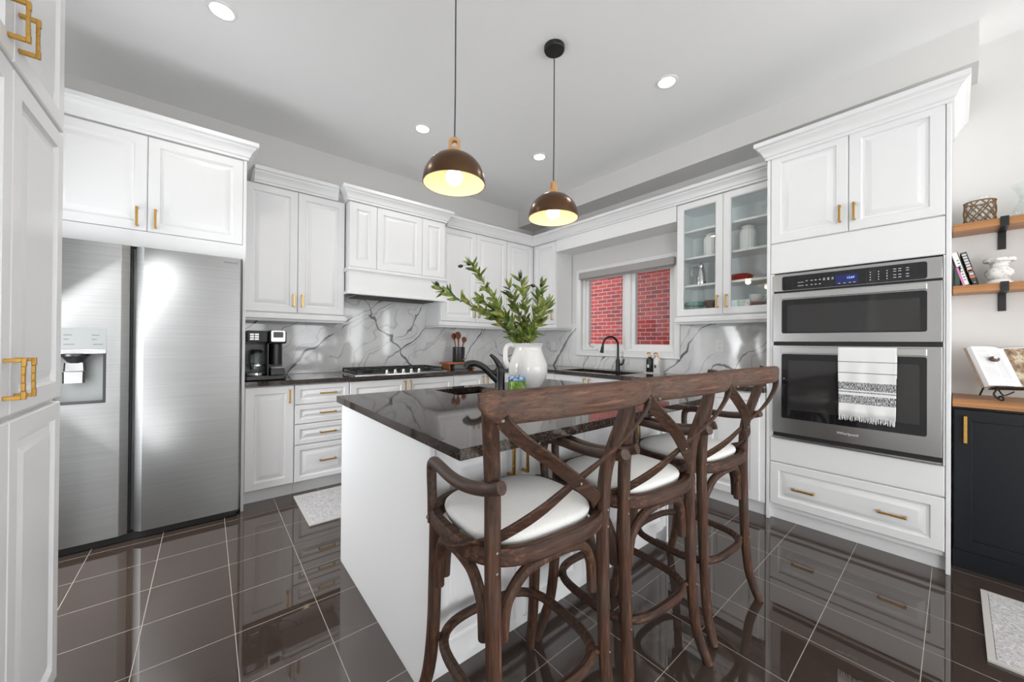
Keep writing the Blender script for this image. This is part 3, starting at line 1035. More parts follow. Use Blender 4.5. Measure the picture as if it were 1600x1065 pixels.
r = root('refrigerator', (-0.28, 3.55, 0), 'stainless steel side-by-side refrigerator with a water dispenser in the left door', 'refrigerator')
fin('body', MB().box(-0.733, 0.178, 3.245, 3.90, 0.012, 1.782), M['panelgrey'], r)
fin('bottom_grille', MB().box(-0.72, 0.165, 3.205, 3.243, 0.004, 0.048), M['dark'], r)
def planprism(b, poly, z0, z1):
    return b.rings([[(x, y, z0) for x, y in poly], [(x, y, z1) for x, y in poly]])
DT, DB = 1.787, 0.052
b = MB()
full = [(-.733, 3.241), (-.733, 3.182), (-.729, 3.174), (-.722, 3.17), (-.403, 3.17), (-.398, 3.172), (-.366, 3.190), (-.366, 3.241)]
planprism(b, full, 1.284, DT)
planprism(b, full, DB, 0.852)
planprism(b, [(-.457, 3.241), (-.457, 3.17)] + full[4:], 0.852, 1.284)
planprism(b, [(-.695, 3.241)] + full[:5][0:4] + [(-.695, 3.17)], 0.852, 1.284)
fd = fin('freezer_door', b, M['steel'], r, ang=25)
fin('door_gap_shade', MB().box(-.3655, -.357, 3.215, 3.241, DB, DT), M['dark'], fd)  # near-black filler painting the shade in the gap between the doors
b = MB()
planprism(b, [(.180, 3.241), (.180, 3.182), (.176, 3.174), (.170, 3.17), (-.303, 3.17), (-.308, 3.172), (-.340, 3.20), (-.340, 3.241)], DB, DT)
rd = fin('fridge_door', b, M['steel'], r, ang=25)
text('logo', 'SAMSUNG', 0.017, (0.117, 3.1695, 1.752), (PI / 2, 0, 0), M['ink'], rd)
fin('hinge_cover', MB().box(.10, .175, 3.19, 3.235, .030, .050).box(.13, .150, 3.185, 3.19, .020, .045), M['black'], r)
# dispenser
fin('control_panel', MB().box(-.695, -.457, 3.1695, 3.19, 1.164, 1.284), M['panelgrey'], fd, bevel=.001)
b = MB()
for x, z, l in ((-.515, 1.243, .03), (-.515, 1.219, .02), (-.51, 1.190, .04), (-.62, 1.243, .03), (-.62, 1.219, .02), (-.62, 1.190, .04)):
    b.box(x, x + l, 3.1688, 3.1694, z, z + .004)
fin('panel_legend', b, M['ink'], fd)
fin('panel_lip', MB().box(-.695, -.457, 3.166, 3.19, 1.138, 1.1635), M['steelv'], fd, bevel=.002)
b = MB().box(-.695, -.457, 3.236, 3.2405, .852, 1.138).box(-.695, -.69, 3.172, 3.236, .852, 1.138)
fin('recess_back', b, M['panelgrey'], fd)
fin('recess_side_shade', MB().box(-.470, -.4575, 3.172, 3.236, .852, 1.138), M['black'], fd)  # blackened side stands for the shadow inside the recess
fin('drip_tray', MB().box(-.69, -.47, 3.168, 3.236, .852, .862), M['black'], fd, bevel=.001)
b = MB().lathe([(.026, 0), (.050, .035), (.056, .040), (.056, .052)], (-.582, 3.203, 1.085), 24)
fin('chute', b, M['black'], fd)
b = MB()
b.rings([[(-.582 + a * sx, 3.185 + dy, z) for a, dy in ((-1, .010), (-.8, .0), (.8, .0), (1, .010), (.9, .018), (-.9, .018))] for z, sx in ((1.088, .040), (1.040, .043))])
fin('dispenser_lever', b, M['chrome'], fd)
b = MB()
b.rings([[(-.584 + a * sx, 3.180 + dy, z) for a, dy in ((-1, .010), (-.8, .0), (.8, .0), (1, .010), (.9, .018), (-.9, .018))] for z, sx in ((1.036, .043), (.972, .042))])
fin('dispenser_lever', b, M['steelv'], fd)

# ------------------------------------------------------------------ built-in oven and microwave
P = PW(3.05)
OA, OB = 0.046, 0.811
r = root('wall_oven', (3.30, 0.43, 0.58), 'built-in stainless microwave and oven stacked in the white tower', 'oven')
fin('body', MB().box(3.06, 3.60, OA + .01, OB - .01, 0.60, 1.69), M['dark'], r)
fin('vent_trim', MB().pbox(P, OA, OB, .581, .592, 0, .016), M['steelv'], r)
fin('vent_gap', MB().pbox(P, OA, OB, .5925, .6185, -.009, .006), M['dark'], r)
cp = fin('control_panel', plate(P, OA, OB, 1.586, 1.702, -.008, .014, .003, .001), M['ovensteel'], r, ang=25)
fin('touch_panel', plate(P, .10, .761, 1.589, 1.684, .0142, .0165, .012), M['blackglass'], cp, ang=25)
fin('display', MB().pbox(P, .378, .484, 1.600, 1.658, .0166, .0172), M['display'], cp)
text('clock_digits', '12:07', .017, (3.0326, .412, 1.636), (PI / 2, 0, -PI / 2), mat('lit_digits', (.2, .3, .9), emit=((.35, .5, 1.0), 1.4)), cp)
b = MB()
random.seed(3)
for y in (.255, .290, .325):
    for z in (1.607, 1.622, 1.637, 1.652):
        b.pbox(P, y - .002, y + .002, z, z + .005, .0166, .0171)
for y in (.497, .518, .539, .560, .581, .602, .628):
    for z in ((1.612, 1.640) if y > .54 else (1.636, 1.645)):
        b.pbox(P, y - .006, y + .004, z, z + .0035, .0166, .0171)
for y in (.655, .668):
    for z in (1.612, 1.634):
        b.pbox(P, y - .012, y + .006, z, z + .003, .0166, .0171)
for y in (.175, .205, .225):
    for z in (1.610, 1.625, 1.645, 1.658):
        b.pbox(P, y - .007, y + .005, z, z + .003, .0166, .0171)
for y in (.395, .415, .440, .465):
    b.pbox(P, y - .005, y + .005, 1.6045, 1.6075, .0173, .0176)
fin('key_legends', b, M['inkwhite'], cp)
b = MB()
for y0, y1, z0, z1 in ((.238, .342, 1.600, 1.6008), (.238, .342, 1.6622, 1.663), (.238, .2388, 1.600, 1.663), (.3412, .342, 1.600, 1.663)):
    b.pbox(P, y0, y1, z0, z1, .0166, .0170)
fin('keypad_outline', b, M['ink'], cp)
fin('panel_gap', MB().pbox(P, OA, OB, 1.573, 1.5855, -.009, .004), M['dark'], r)
md = fin('microwave_door', plate(P, OA, OB, 1.241, 1.5725, -.008, .020, .003, .001), M['ovensteel'], r, ang=25)
fin('handle', plate(P, .10, .761, 1.529, 1.561, .0205, .048, .003, .002), M['steelv'], md, ang=25)
fin('glass', plate(P, .10, .761, 1.297, 1.525, .0205, .0225, .012), M['blackglass'], md, ang=25)
fin('window', plate(P, .127, .730, 1.306, 1.486, .0226, .0232, .003), M['greyglass'], md, ang=25)
fin('door_gap', MB().pbox(P, OA, OB, 1.2145, 1.2405, -.009, .004), M['dark'], r)
od = fin('oven_door', plate(P, OA, OB, .619, 1.214, -.008, .020, .003, .001), M['ovensteel'], r, ang=25)
b = plate(P, .10, .761, 1.164, 1.202, .032, .047, .003, .002)
b.pbox(P, .10, .13, 1.170, 1.196, .0205, .034).pbox(P, .731, .761, 1.170, 1.196, .0205, .034)
fin('handle', b, M['steelv'], od, ang=25)
fin('glass', plate(P, .10, .761, .722, 1.158, .0205, .0225, .012), M['blackglass'], od, ang=25)
fin('window', plate(P, .127, .724, .783, 1.116, .0226, .0232, .004), M['greyglass'], od, ang=25)
text('logo', 'Whirlpool', .024, (3.0296, .424, .674), (PI / 2, 0, -PI / 2), M['inkwhite'], od)

# towel over the oven handle
r = root('dish_towel', (3.0, .337, .79), 'white striped cotton towel with a fringed hem hanging on the oven handle', 'towel')
prof = [(.0255, 1.03)] + [(.0262, z) for z in (1.10, 1.16, 1.20)] + [(.031, 1.2055), (.040, 1.2068), (.048, 1.2055), (.0515, 1.200)]
prof += [(.052 + .004 * math.sin(k * .5), 1.19 - .03 * k) for k in range(0, 14)]
NY = 40
rows = []
for n, z in prof:
    row = []
    for k in range(NY + 1):
        f = k / NY
        y = .212 + .252 * f - (.012 * max(0, (1.2 - z) / .4) * (1 - 2 * f) * -.3)
        w_ = .0035 * math.sin(f * 17 + z * 3) * min(1, max(0, (1.17 - z) * 5)) if n > .05 else 0
        row.append((3.05 - n - w_ - (.002 if n > .05 else 0), y, z - (.010 * (1 - f) if n > .05 and z < 1.0 else 0) * (1.0 - z) * 2.4))
    rows.append(row)
b = MB()
b.rings(rows, closed=False)
tw = fin('cloth', b, M['towel'], r, ang=180, solid=0.0016)
b = MB()
random.seed(5)
last = rows[-1]
for k in range(64):
    f = (k + .5) / 64 * NY
    i = int(f)
    p = Vector(last[i]).lerp(Vector(last[min(i + 1, NY)]), f - i)
    L = .030 + random.uniform(-.006, .008)
    q = Vector((random.uniform(-.004, .002), random.uniform(-.004, .004), -L))
    b.tube([p + Vector((0, 0, .002)), p + q * .5 + Vector((random.uniform(-.002, .002), random.uniform(-.002, .002), 0)), p + q], .0015, 5)
fin('fringe', b, M['fringe'], r)

# ------------------------------------------------------------------ gas cooktop
r = root('cooktop', (1.463, 3.62, .916), 'black and steel gas cooktop set in the dark worktop under the hood', 'cooktop')
CX0, CX1, CY0, CY1 = 1.000, 1.925, 3.368, 3.885
fin('steel_tray', MB().rings([[(x, y, z) for x, y in rrect(CX0 + d, CX1 - d, CY0 + d, CY1 - d, .012)] for z, d in ((.9155, 0), (.922, 0), (.925, .004))]), M['steelv'], r, ang=25)
fin('burner_deck', MB().rings([[(x, y, z) for x, y in rrect(CX0 + .02, CX1 - .02, CY0 + .055, CY1 - .02, .012)] for z in (.9252, .930)]), M['iron'], r, ang=25)
random.seed(2)
for cx, cy, rr in ((1.16, 3.53, .040), (1.16, 3.77, .034), (1.463, 3.66, .055), (1.765, 3.53, .036), (1.765, 3.77, .040)):
    fin('burner', MB().lathe([(rr * 1.25, 0), (rr * 1.25, .008), (rr, .009), (rr, .018), (rr * .9, .021)], (cx, cy, .930), 24), M['iron'], r)
for gx0, gx1 in ((CX0 + .025, 1.305), (1.312, 1.614), (1.621, CX1 - .025)):
    b = MB()
    y0, y1 = CY0 + (.06 if gx0 < 1.2 or gx0 > 1.6 else .14), CY1 - .03
    z0, z1 = .949, .962
    for x in (gx0, gx1 - .012):
        b.box(x, x + .012, y0, y1, z0, z1)
    for y in (y0, y1 - .012, (y0 + y1) / 2 - .006):
        b.box(gx0, gx1, y, y + .012, z0, z1)
    mx = (gx0 + gx1) / 2
    b.box(mx - .006, mx + .006, y0, y0 + .07, z0, z1).box(mx - .006, mx + .006, y1 - .07, y1, z0, z1)
    b.box(mx - .006, mx + .006, (y0 + y1) / 2 - .05, (y0 + y1) / 2 + .05, z0, z1)
    for x in (gx0, gx1 - .012):
        for y in (y0, y1 - .012):
            b.box(x, x + .012, y, y + .012, .9302, z0)
    fin('grate', b, M['iron'], r, bevel=.002)
for k in range(5):
    x = 1.305 + .0815 * k
    kb = fin('knob', MB().lathe([(.019, 0), (.019, .006), (.016, .010), (.0145, .028), (.012, .030)], (x, 3.425, .9253), 20), M['chrome'], r)
    fin('knob_grip', MB().box(x - .003, x + .003, 3.411, 3.439, .9555, .961), M['chrome'], kb)

# ------------------------------------------------------------------ coffee maker
r = root('coffee_maker', (.352, 3.50, .917), 'black two-sided coffee maker with glass carafe beside the refrigerator panel', 'coffee maker')
A, B_ = .222, .482
fin('base', MB().box(A, B_, 3.385, 3.70, .917, .952), M['black'], r, bevel=.006)
fin('rear_column', MB().box(A, B_, 3.60, 3.70, .9525, 1.20), M['black'], r, bevel=.006)
lh = fin('brew_head', MB().box(A, .360, 3.395, 3.70, 1.205, 1.298), M['black'], r, bevel=.010)
fin('panel', MB().box(A + .012, .352, 3.3925, 3.3948, 1.213, 1.290), M['iron'], lh, bevel=.001)
for i in range(3):
    for j in range(2):
        x, z = A + .022 + j * .030, 1.262 - i * .018
        fin('button', MB().box(x, x + .026, 3.390, 3.3924, z, z + .013), M['screen'], lh, bevel=.001)
rh = fin('pod_head', MB().box(.366, B_, 3.385, 3.70, 1.198, 1.302), M['black'], r, bevel=.014)
PPod = PS(3.3848)
fin('pod_bezel', plate(PPod, .378, .472, 1.214, 1.300, 0, .004, .010), M['screen'], rh, ang=25)
fin('pod_window', plate(PPod, .392, .458, 1.246, 1.290, .0041, .0055, .006), M['black'], rh, ang=25)
fin('brew_column', MB().lathe([(.046, 0), (.046, .165)], (.426, 3.535, 1.030), 28), M['black'], r)
fin('cup_stand', MB().lathe([(.046, 0), (.048, .006), (.040, .012)], (.426, 3.455, 1.003), 24), M['screen'], r)
fin('stand_support', MB().box(.378, .474, 3.40, 3.60, .9525, 1.003), M['black'], r, bevel=.004)
fin('divider', MB().box(.360, .366, 3.42, 3.60, .9525, 1.20), M['black'], r)
cf = fin('carafe', MB().lathe([(.038, .005), (.052, .02), (.056, .055), (.050, .10), (.040, .135), (.036, .15)], (.296, 3.49, .975), 28, cap1=False), M['jarglass'], r)
fin('carafe_lid', MB().lathe([(.040, 0), (.042, .014), (.030, .024)], (.296, 3.49, 1.125), 24), M['black'], cf)
fin('carafe_band', MB().lathe([(.0575, .0), (.0575, .010)], (.296, 3.49, 1.025), 28), M['chrome'], cf)
fin('carafe_handle', MB().tube(smoothpts([(.270, 3.452, 1.12), (.246, 3.425, 1.115), (.244, 3.415, 1.06), (.258, 3.435, 1.0)], 5), .008, 8), M['black'], cf)
fin('hot_plate', MB().lathe([(.062, 0), (.062, .016)], (.296, 3.49, .9545), 28), M['chrome'], r)

# ------------------------------------------------------------------ bentwood bar stools
def sup(a, hx, hy, e, cx=0.0, cy=0.0):
    c, s = math.cos(a), math.sin(a)
    return (cx + hx * math.copysign(abs(c) ** (2 / e), c), cy + hy * math.copysign(abs(s) ** (2 / e), s))


def make_stool():
    r = root('bar_stool', (0, 0, 0), '', 'stool', 'weathered bar stools along the island')
    def F(name, b, m, par=r, **k):
        return fin(name, b, m, par, local=True, **k)
    # rear legs rise into back posts
    RZ = [(0, .226, -.004), (.10, .208, .029), (.22, .200, .044), (.36, .198, .053), (.52, .199, .058), (.70, .201, .061), (.82, .205, .056), (.90, .217, .040), (1.0, .238, .014), (1.06, .249, .002), (1.114, .256, -.010)]
    for s in (-1, 1):
        p = smoothpts([(s * x, y, z) for z, x, y in RZ], 4)
        lg = F('leg', MB().tube(p, [.0175, .019, .0195, .0205, .0205, .020, .0195, .019], 12), M['woodv'])
        for z, x, y in ((.715, .201, .061), (.665, .201, .061), (.295, .199, .05)):
            F('nail', MB().lathe([(.006, 0), (.005, .002), (.002, .0035)], (s * x, y - .0195, -z), 10, axis='y').add([], []) if False else
              MB().rings([[(s * x + q * math.cos(2 * PI * k / 10), y - .019 - d, z + q * math.sin(2 * PI * k / 10)) for k in range(10)] for q, d in ((.0048, 0), (.004, .0025), (.0015, .0038))]), M['nail'], lg)
    FZ = [(0, .240, .462), (.08, .228, .440), (.18, .213, .412), (.32, .206, .396), (.50, .206, .386), (.715, .208, .378)]
    for s in (-1, 1):
        F('leg', MB().tube(smoothpts([(s * x, y, z) for z, x, y in FZ], 4), [.018, .0195, .0205, .0205, .020], 12), M['woodv'])
    # crest rail, bowed towards the rear
    pts, N = [], 60
    for i in range(N + 1):
        u = -1 + 2 * i / N
        pts.append((.304 * u, -.090 + .046 * u * u, 1.082 + .006 * (1 - u * u)))
    def crest(i, t):
        u = 2 * t - 1
        if u > 0:
            q = max(0.0, (u - .58) / .42)
            sc_ = 1 - .88 * q ** 1.7
        else:
            q = max(0.0, (-u - .80) / .20)
            sc_ = 1 - .55 * q ** 2.4
        hh, tt = .037 * sc_, .017 * (.4 + .6 * sc_)
        return [(tt * math.copysign(abs(math.cos(a)) ** .7, math.cos(a)), hh * math.copysign(abs(math.sin(a)) ** .7, math.sin(a)) + (.037 - hh) * .80) for a in [2 * PI * k / 16 for k in range(16)]]
    F('crest_rail', MB().sweep(pts, crest, up=(0, 0, 1)), M['crest'], ang=60)
    # crossed back straps
    def strap(s, dy):
        key = [(-s * .262, -.056 + dy, 1.060), (-s * .222, -.066 + dy, 1.018), (-s * .12, -.060 + dy, .945), (0, -.022 + dy, .863), (s * .10, .014 + dy, .792), (s * .185, .075, .730), (s * .232, .118, .708), (s * .252, .172, .688)]
        pts = smoothpts(key, 5)
        m = len(pts)
        def up(i):
            f = min(1, max(0, (pts[i].z - .78) / .16))
            return Vector((0, -1, -.2)).lerp(Vector((-s * .535, -.705, -.475)), f)
        return MB().strap(pts, .036, .0085, up)
    for s, dy in ((1, -.010), (-1, .002)):
        st = F('back_strap', strap(s, dy), M['woodx'])
        for px_, py_, pz_ in ((-s * .272, -.080, 1.062), (0, -.035 if s > 0 else -.012, .863)):
            if s < 0 and px_ == 0:
                continue
            F('nail', MB().rings([[(px_ + q * math.cos(2 * PI * k / 10), py_ - .003 - d, pz_ + q * math.sin(2 * PI * k / 10)) for k in range(10)] for q, d in ((.0048, 0), (.004, .0025), (.0015, .0038))]), M['nail'], st)
    # bent seat hoop with the cushion set in it
    CYS = .235
    n = 56
    ring = [sup(2 * PI * k / n, .232, .208, 3.1, 0, CYS) + (.693,) for k in range(n)]
    prof = [(-.015, -.022), (.012, -.022), (.018, -.014), (.018, .012), (.012, .022), (-.008, .022), (-.015, .012)]
    F('seat_frame', MB().sweep(ring, lambda i, t: prof, True, (0, 0, 1)), M['woodx'])
    b = MB()
    rs = []
    for sc_, z in ((.88, .690), (.905, .706), (.915, .716), (.905, .724), (.87, .731), (.70, .738), (.40, .742), (.12, .743)):
        rs.append([sup(2 * PI * k / 48, .226 * sc_, .202 * sc_, 3.3, 0, CYS) + (z,) for k in range(48)])
    F('cushion', b.rings(rs), M['linen'], ang=60)
    # bent arms
    for s in (-1, 1):
        key = [(s * .221, -.006, .892), (s * .232, .04, .876), (s * .240, .10, .864), (s * .243, .16, .858), (s * .242, .22, .858), (s * .238, .285, .862), (s * .232, .335, .861), (s * .228, .366, .845), (s * .226, .372, .80), (s * .226, .366, .735), (s * .228, .360, .672)]
        a = F('arm', MB().tube(smoothpts(key, 5), [.0165, .0165, .0165, .0165, .016, .015, .015], 12), M['woody'])
        F('arm_bolt', MB().rings([[(s * .228 + s * d, .360 + q * math.cos(2 * PI * k / 10), .690 + q * math.sin(2 * PI * k / 10)) for k in range(10)] for q, d in ((.006, .014), (.005, .018), (.002, .0195))]), M['nail'], a)
    # arched braces under the seat, one on each side
    def arch(p0, p1, nrm, zf0, zf1, dmid):
        p0, p1 = Vector(p0), Vector(p1)
        nrm = Vector(nrm)
        key = []
        for t, z in ((0.0, zf0), (.015, zf0 + .07), (.06, .585), (.17, .632), (.33, .654), (.5, .660), (.67, .654), (.83, .632), (.94, .585), (.985, zf1 + .07), (1.0, zf1)):
            q = p0.lerp(p1, t) + nrm * dmid * math.sin(PI * t)
            key.append((q.x, q.y, z))
        return MB().tube(smoothpts(key, 4), .0155, 10)
    F('brace', arch((-.163, .070, 0), (.163, .070, 0), (0, -1, 0), .475, .475, .03), M['woodv'])
    F('brace', arch((-.170, .388, 0), (.170, .388, 0), (0, 1, 0), .475, .475, .02), M['woodv'])
    F('brace', arch((-.201, .098, 0), (-.207, .352, 0), (-1, 0, 0), .475, .475, .02), M['woodv'])
    F('brace', arch((.201, .098, 0), (.207, .352, 0), (1, 0, 0), .475, .475, .02), M['woodv'])
    # footrest hoop inside the legs
    foot = [sup(2 * PI * k / n, .203, .196, 3.3, 0, .232) + (.288,) for k in range(n)]
    F('footrest_ring', MB().tube(foot, .0155, 10, True, (0, 0, 1)), M['woodx'])
    for s in (-1, 1):
        for y in (.060, .385):
            F('footrest_block', MB().tube([(s * .160, y + (.010 if y < .2 else -.008), .288), (s * .196, y - (.004 if y < .2 else -.004), .288)], .011, 8), M['woodv'])
    return r


def copy_tree(o):
    c = o.copy()
    COL.objects.link(c)
    for ch in list(o.children):
        k = ch.copy()
        COL.objects.link(k)
        k.parent = c
        for g in ch.children:
            q = g.copy()
            COL.objects.link(q)
            q.parent = k
    return c


stool = make_stool()
for i, (x, y, a, lab) in enumerate(((0.735, 0.644, -0.07, 'weathered cross-back bar stool nearest the camera, at the left end of the island'),
                                    (1.258, 0.622, -0.08, 'middle one of the three weathered cross-back bar stools at the island'),
                                    (1.812, 0.613, -0.06, 'weathered cross-back bar stool farthest from the camera, closest to the ovens'))):
    o = stool if i == 0 else copy_tree(stool)
    o.location, o.rotation_euler = (x, y, 0), (0, 0, a)
    o['label'] = lab

# ------------------------------------------------------------------ pendant lamps
def pendant(x, y, zr, lab, yaw):
    r = root('pendant_lamp', (x, y, zr), lab, 'lamp', 'pendant lamps over the island')
    R = .155
    H = .152
    dome = [(R * math.cos(a) ** .85 if a < 1.5 else .0, H * math.sin(a)) for a in [i * (PI / 2) / 14 for i in range(13)]]
    dome = [(max(q, .034), z) for q, z in dome] + [(.034, H)]
    fin('lamp_shade', MB().lathe([(q, zr + z) for q, z in dome], (x, y, 0), 48, cap0=False, cap1=True), M['shade'], r, ang=60, label='dark bronze dome shade')
    fin('shade_lining', MB().lathe([(max(q - .004, .028), zr + z * .97 - .0005) for q, z in dome], (x, y, 0), 48, cap0=False, cap1=True), M['shadein'], r, ang=60)
    # wooden yoke: a rounded slab with an opening for the cord
    z0 = zr + H
    ca, sa = math.cos(yaw), math.sin(yaw)
    def Y(u, v, n):
        return (x + u * ca - n * sa, y + u * sa + n * ca, z0 + v)
    outer = [(.029, 0), (.029, .052)] + [(.029 * math.cos(PI * i / 10), .052 + .027 * math.sin(PI * i / 10)) for i in range(1, 10)] + [(-.029, .052), (-.029, 0)]
    inner = [(.014, .030), (.014, .050)] + [(.014 * math.cos(PI * i / 10), .050 + .013 * math.sin(PI * i / 10)) for i in range(1, 10)] + [(-.014, .050), (-.014, .030)]
    b = MB().rings([[Y(u, v, -.014) for u, v in outer], [Y(u, v, .014) for u, v in outer], [Y(u, v, .014) for u, v in inner], [Y(u, v, -.014) for u, v in inner]], loop=True)
    fin('wood_yoke', b, M['lampwood'], r, bevel=.002)
    fin('wood_collar', MB().lathe([(.034, z0 + .0005), (.033, z0 + .016), (.028, z0 + .020)], (x, y, 0), 28), M['lampwood'], r)
    fin('socket', MB().lathe([(.022, zr + .085), (.022, zr + .145)], (x, y, 0), 20), M['lampwood'], r)
    bl = [(.001, -.036)] + [(.042 * math.sin(a), .004 - .040 * math.cos(a)) for a in [PI * i / 14 for i in range(1, 12)]] + [(.022, .058), (.017, .075)]
    fin('bulb', MB().lathe([(q, zr + .030 + z) for q, z in bl], (x, y, 0), 28), M['bulb'], r, ang=60)
    fin('cord', MB().tube([(x, y, zr + H + .082), (x + .002, y, zr + H + .3), (x, y, CEIL - .024)], .0032, 8), M['cord'], r)
    cn = fin('ceiling_canopy', MB().lathe([(.060, CEIL - .026), (.064, CEIL - .018), (.064, CEIL - .0005)], (x, y, 0), 36), M['blackm'], r)
    for s in (-1, 1):
        fin('canopy_screw', MB().lathe([(.006, CEIL - .029), (.006, CEIL - .0262)], (x + s * .042, y, 0), 10), M['dark'], cn)
    l = bpy.data.lights.new('pendant_light', 'POINT')
    l.energy, l.color, l.shadow_soft_size = 0.9, (1.0, .80, .54), .03
    o = bpy.data.objects.new('pendant_light', l)
    o.location = (x, y, zr - .022)
    COL.objects.link(o)


pendant(0.945, 1.605, 2.012, 'bronze dome pendant lamp nearer the camera, hanging over the left part of the island', -.55)
pendant(1.655, 1.605, 1.998, 'bronze dome pendant lamp hanging farther off, left of the window', 1.05)

# ------------------------------------------------------------------ recessed ceiling lights
SPOTS = [(0.045, 2.63, 'lit recessed ceiling light at the top left, in front of the refrigerator'), (1.42, 2.955, 'lit recessed ceiling light above the range hood, beside the nearer pendant'),
         (2.527, 2.645, 'lit recessed ceiling light just left of the farther pendant cord'), (2.484, 1.305, 'lit recessed ceiling light right of the farther pendant canopy'),
         (-0.45, -0.65, 'added downlight over the bounce rug behind the camera, unseen'), (0.65, -0.65, 'second added downlight over the bounce rug behind the camera, unseen'), (2.6, -2.2, 'recessed ceiling light in the family room behind the camera')]  # the pair over the bounce rug is added out of view to light it
for x, y, lab in SPOTS:
    r = root('recessed_light', (x, y, CEIL - .01), lab, 'ceiling light', 'recessed ceiling lights')
    fin('trim_ring', MB().lathe([(.052, CEIL - .0005), (.052, CEIL - .004), (.056, CEIL - .007), (.070, CEIL - .005), (.074, CEIL - .0005)], (x, y, 0), 36, cap0=False, cap1=False), M['trim'], r)
    fin('lens', MB().lathe([(.0515, CEIL - .0035), (.0515, CEIL - .001)], (x, y, 0), 32), M['spot'], r)
    l = bpy.data.lights.new('recessed_beam', 'SPOT')
    near = y < 0 and x < 2
    l.energy, l.color, l.spot_blend, l.shadow_soft_size = (60 if near else 12), (1.0, .97, .92), .5, .05
    l.spot_size = 1.0 if near else 2.4
    o = bpy.data.objects.new('recessed_beam', l)
    o.location = (x, y, CEIL - .02)
    COL.objects.link(o)

# ------------------------------------------------------------------ faucets
r = root('island_faucet', (1.385, 1.785, .9155), 'black single-lever faucet standing on the island beside the prep sink', 'faucet')
fx, fy = 1.385, 1.785
fin('base', MB().lathe([(.034, .9155), (.034, .921), (.030, .926), (.029, .95), (.029, 1.035), (.031, 1.05), (.030, 1.062), (.020, 1.073)], (fx, fy, 0), 28), M['blackm'], r, ang=50)
d = Vector((-.66, .36, 0)).normalized()
def fp(a, z):
    return (fx + d.x * a, fy + d.y * a, z)
fin('spout', MB().tube(smoothpts([fp(.015, .985), fp(.060, 1.030), fp(.105, 1.072), (*fp(.150, 1.090)[:2], 1.092), fp(.190, 1.090), fp(.214, 1.074)], 6), [.021, .0205, .0195, .019, .021, .022], 16, up=(0, 0, 1)), M['blackm'], r, ang=60)
fin('spray_head', MB().tube([fp(.200, 1.082), fp(.212, 1.066)], .0225, 16), M['black'], r)
fin('lever', MB().tube(smoothpts([fp(-.004, 1.062), fp(.012, 1.092), fp(.036, 1.124), fp(.062, 1.147)], 5), [.021, .018, .013, .009], 12), M['blackm'], r, ang=60)

r = root('kitchen_faucet', (3.55, 2.42, .9155), 'tall black gooseneck faucet at the sink in front of the window', 'faucet')
fx, fy = 3.55, 2.42
fin('base', MB().lathe([(.027, .9155), (.027, .925), (.024, .935), (.023, 1.02), (.017, 1.05)], (fx, fy, 0), 24), M['blackm'], r, ang=50)
d = Vector((-.93, .36, 0)).normalized()
arc = [fp(0, 1.04), fp(0, 1.12), fp(0, 1.19)] + [fp(.098 - .098 * math.cos(PI * i / 10), 1.195 + .098 * math.sin(PI * i / 10)) for i in range(1, 10)] + [fp(.199, 1.18)]
fin('gooseneck', MB().tube(smoothpts(arc, 3), .0125, 12), M['blackm'], r, ang=60)
fin('spray_head', MB().tube([fp(.199, 1.185), fp(.203, 1.150), fp(.210, 1.115)], [.0155, .018, .0215], 16), M['blackm'], r, ang=60)
fin('lever', MB().tube(smoothpts([(fx, fy - .015, .985), (fx, fy - .05, .988), (fx, fy - .066, 1.005), (fx + .004, fy - .076, 1.05)], 4), [.014, .012, .010, .008], 12), M['blackm'], r, ang=60)

# soap bottles on their tray
r = root('soap_tray', (3.565, 1.99, .9155), 'small white tray under the soap bottles', 'tray')
fin('plate', MB().rings([[(x, y, z) for x, y in rrect(3.52, 3.61, 1.905, 2.09, .012)] for z in (.9156, .925)]), M['ceramic'], r, ang=25)
for y, m, lab in ((2.04, 'black', 'matte black soap bottle with gold pump, left of the white one'), (1.962, 'ceramic', 'white soap bottle with gold pump, right of the black one')):
    r = root('soap_bottle', (3.565, y, .9255), lab, 'soap bottle', 'soap bottles by the sink')
    fin('bottle', MB().lathe([(.034, .9256), (.037, .930), (.037, 1.045), (.033, 1.062), (.016, 1.076), (.014, 1.083)], (3.565, y, 0), 28), M[m], r, ang=50)
    b = plate(PW(3.5285), y - .018, y + .018, .965, 1.015, 0, .0006, .004)
    fin('label_mark', plate(PW(3.5279), y - .012, y + .010, .972, 1.004, 0, .0008, .003), M['inkwhite' if m == 'black' else 'ink'], r)
    p = fin('pump', MB().lathe([(.016, 1.0832), (.016, 1.098), (.006, 1.100), (.006, 1.122)], (3.565, y, 0), 16), M['gold'], r)
    fin('nozzle', MB().tube([(3.567, y, 1.124), (3.535, y + .008, 1.124), (3.527, y + .01, 1.116)], .006, 8), M['gold'], p)

# ------------------------------------------------------------------ outlets on the splash
def outlet(P, u, v, lab):
    c = P(u, v, 0)
    r = root('wall_outlet', c, lab, 'outlet', 'outlets on the marble splash')
    fin('cover_plate', plate(P, u - .037, u + .037, v - .059, v + .059, .0003, .006, .006, .002), M['plate'], r, ang=25)
    for dv in (-.020, .020):
        s_ = fin('socket', plate(P, u - .017, u + .017, v + dv - .014, v + dv + .014, .0061, .0075, .008), M['plate'], r, ang=25)
        b = MB()
        b.pbox(P, u - .008, u - .006, v + dv - .002, v + dv + .007, .0076, .0079).pbox(P, u + .006, u + .008, v + dv - .002, v + dv + .007, .0076, .0079).pbox(P, u - .002, u + .002, v + dv - .010, v + dv - .006, .0076, .0079)
        fin('slots', b, M['dark'], s_)


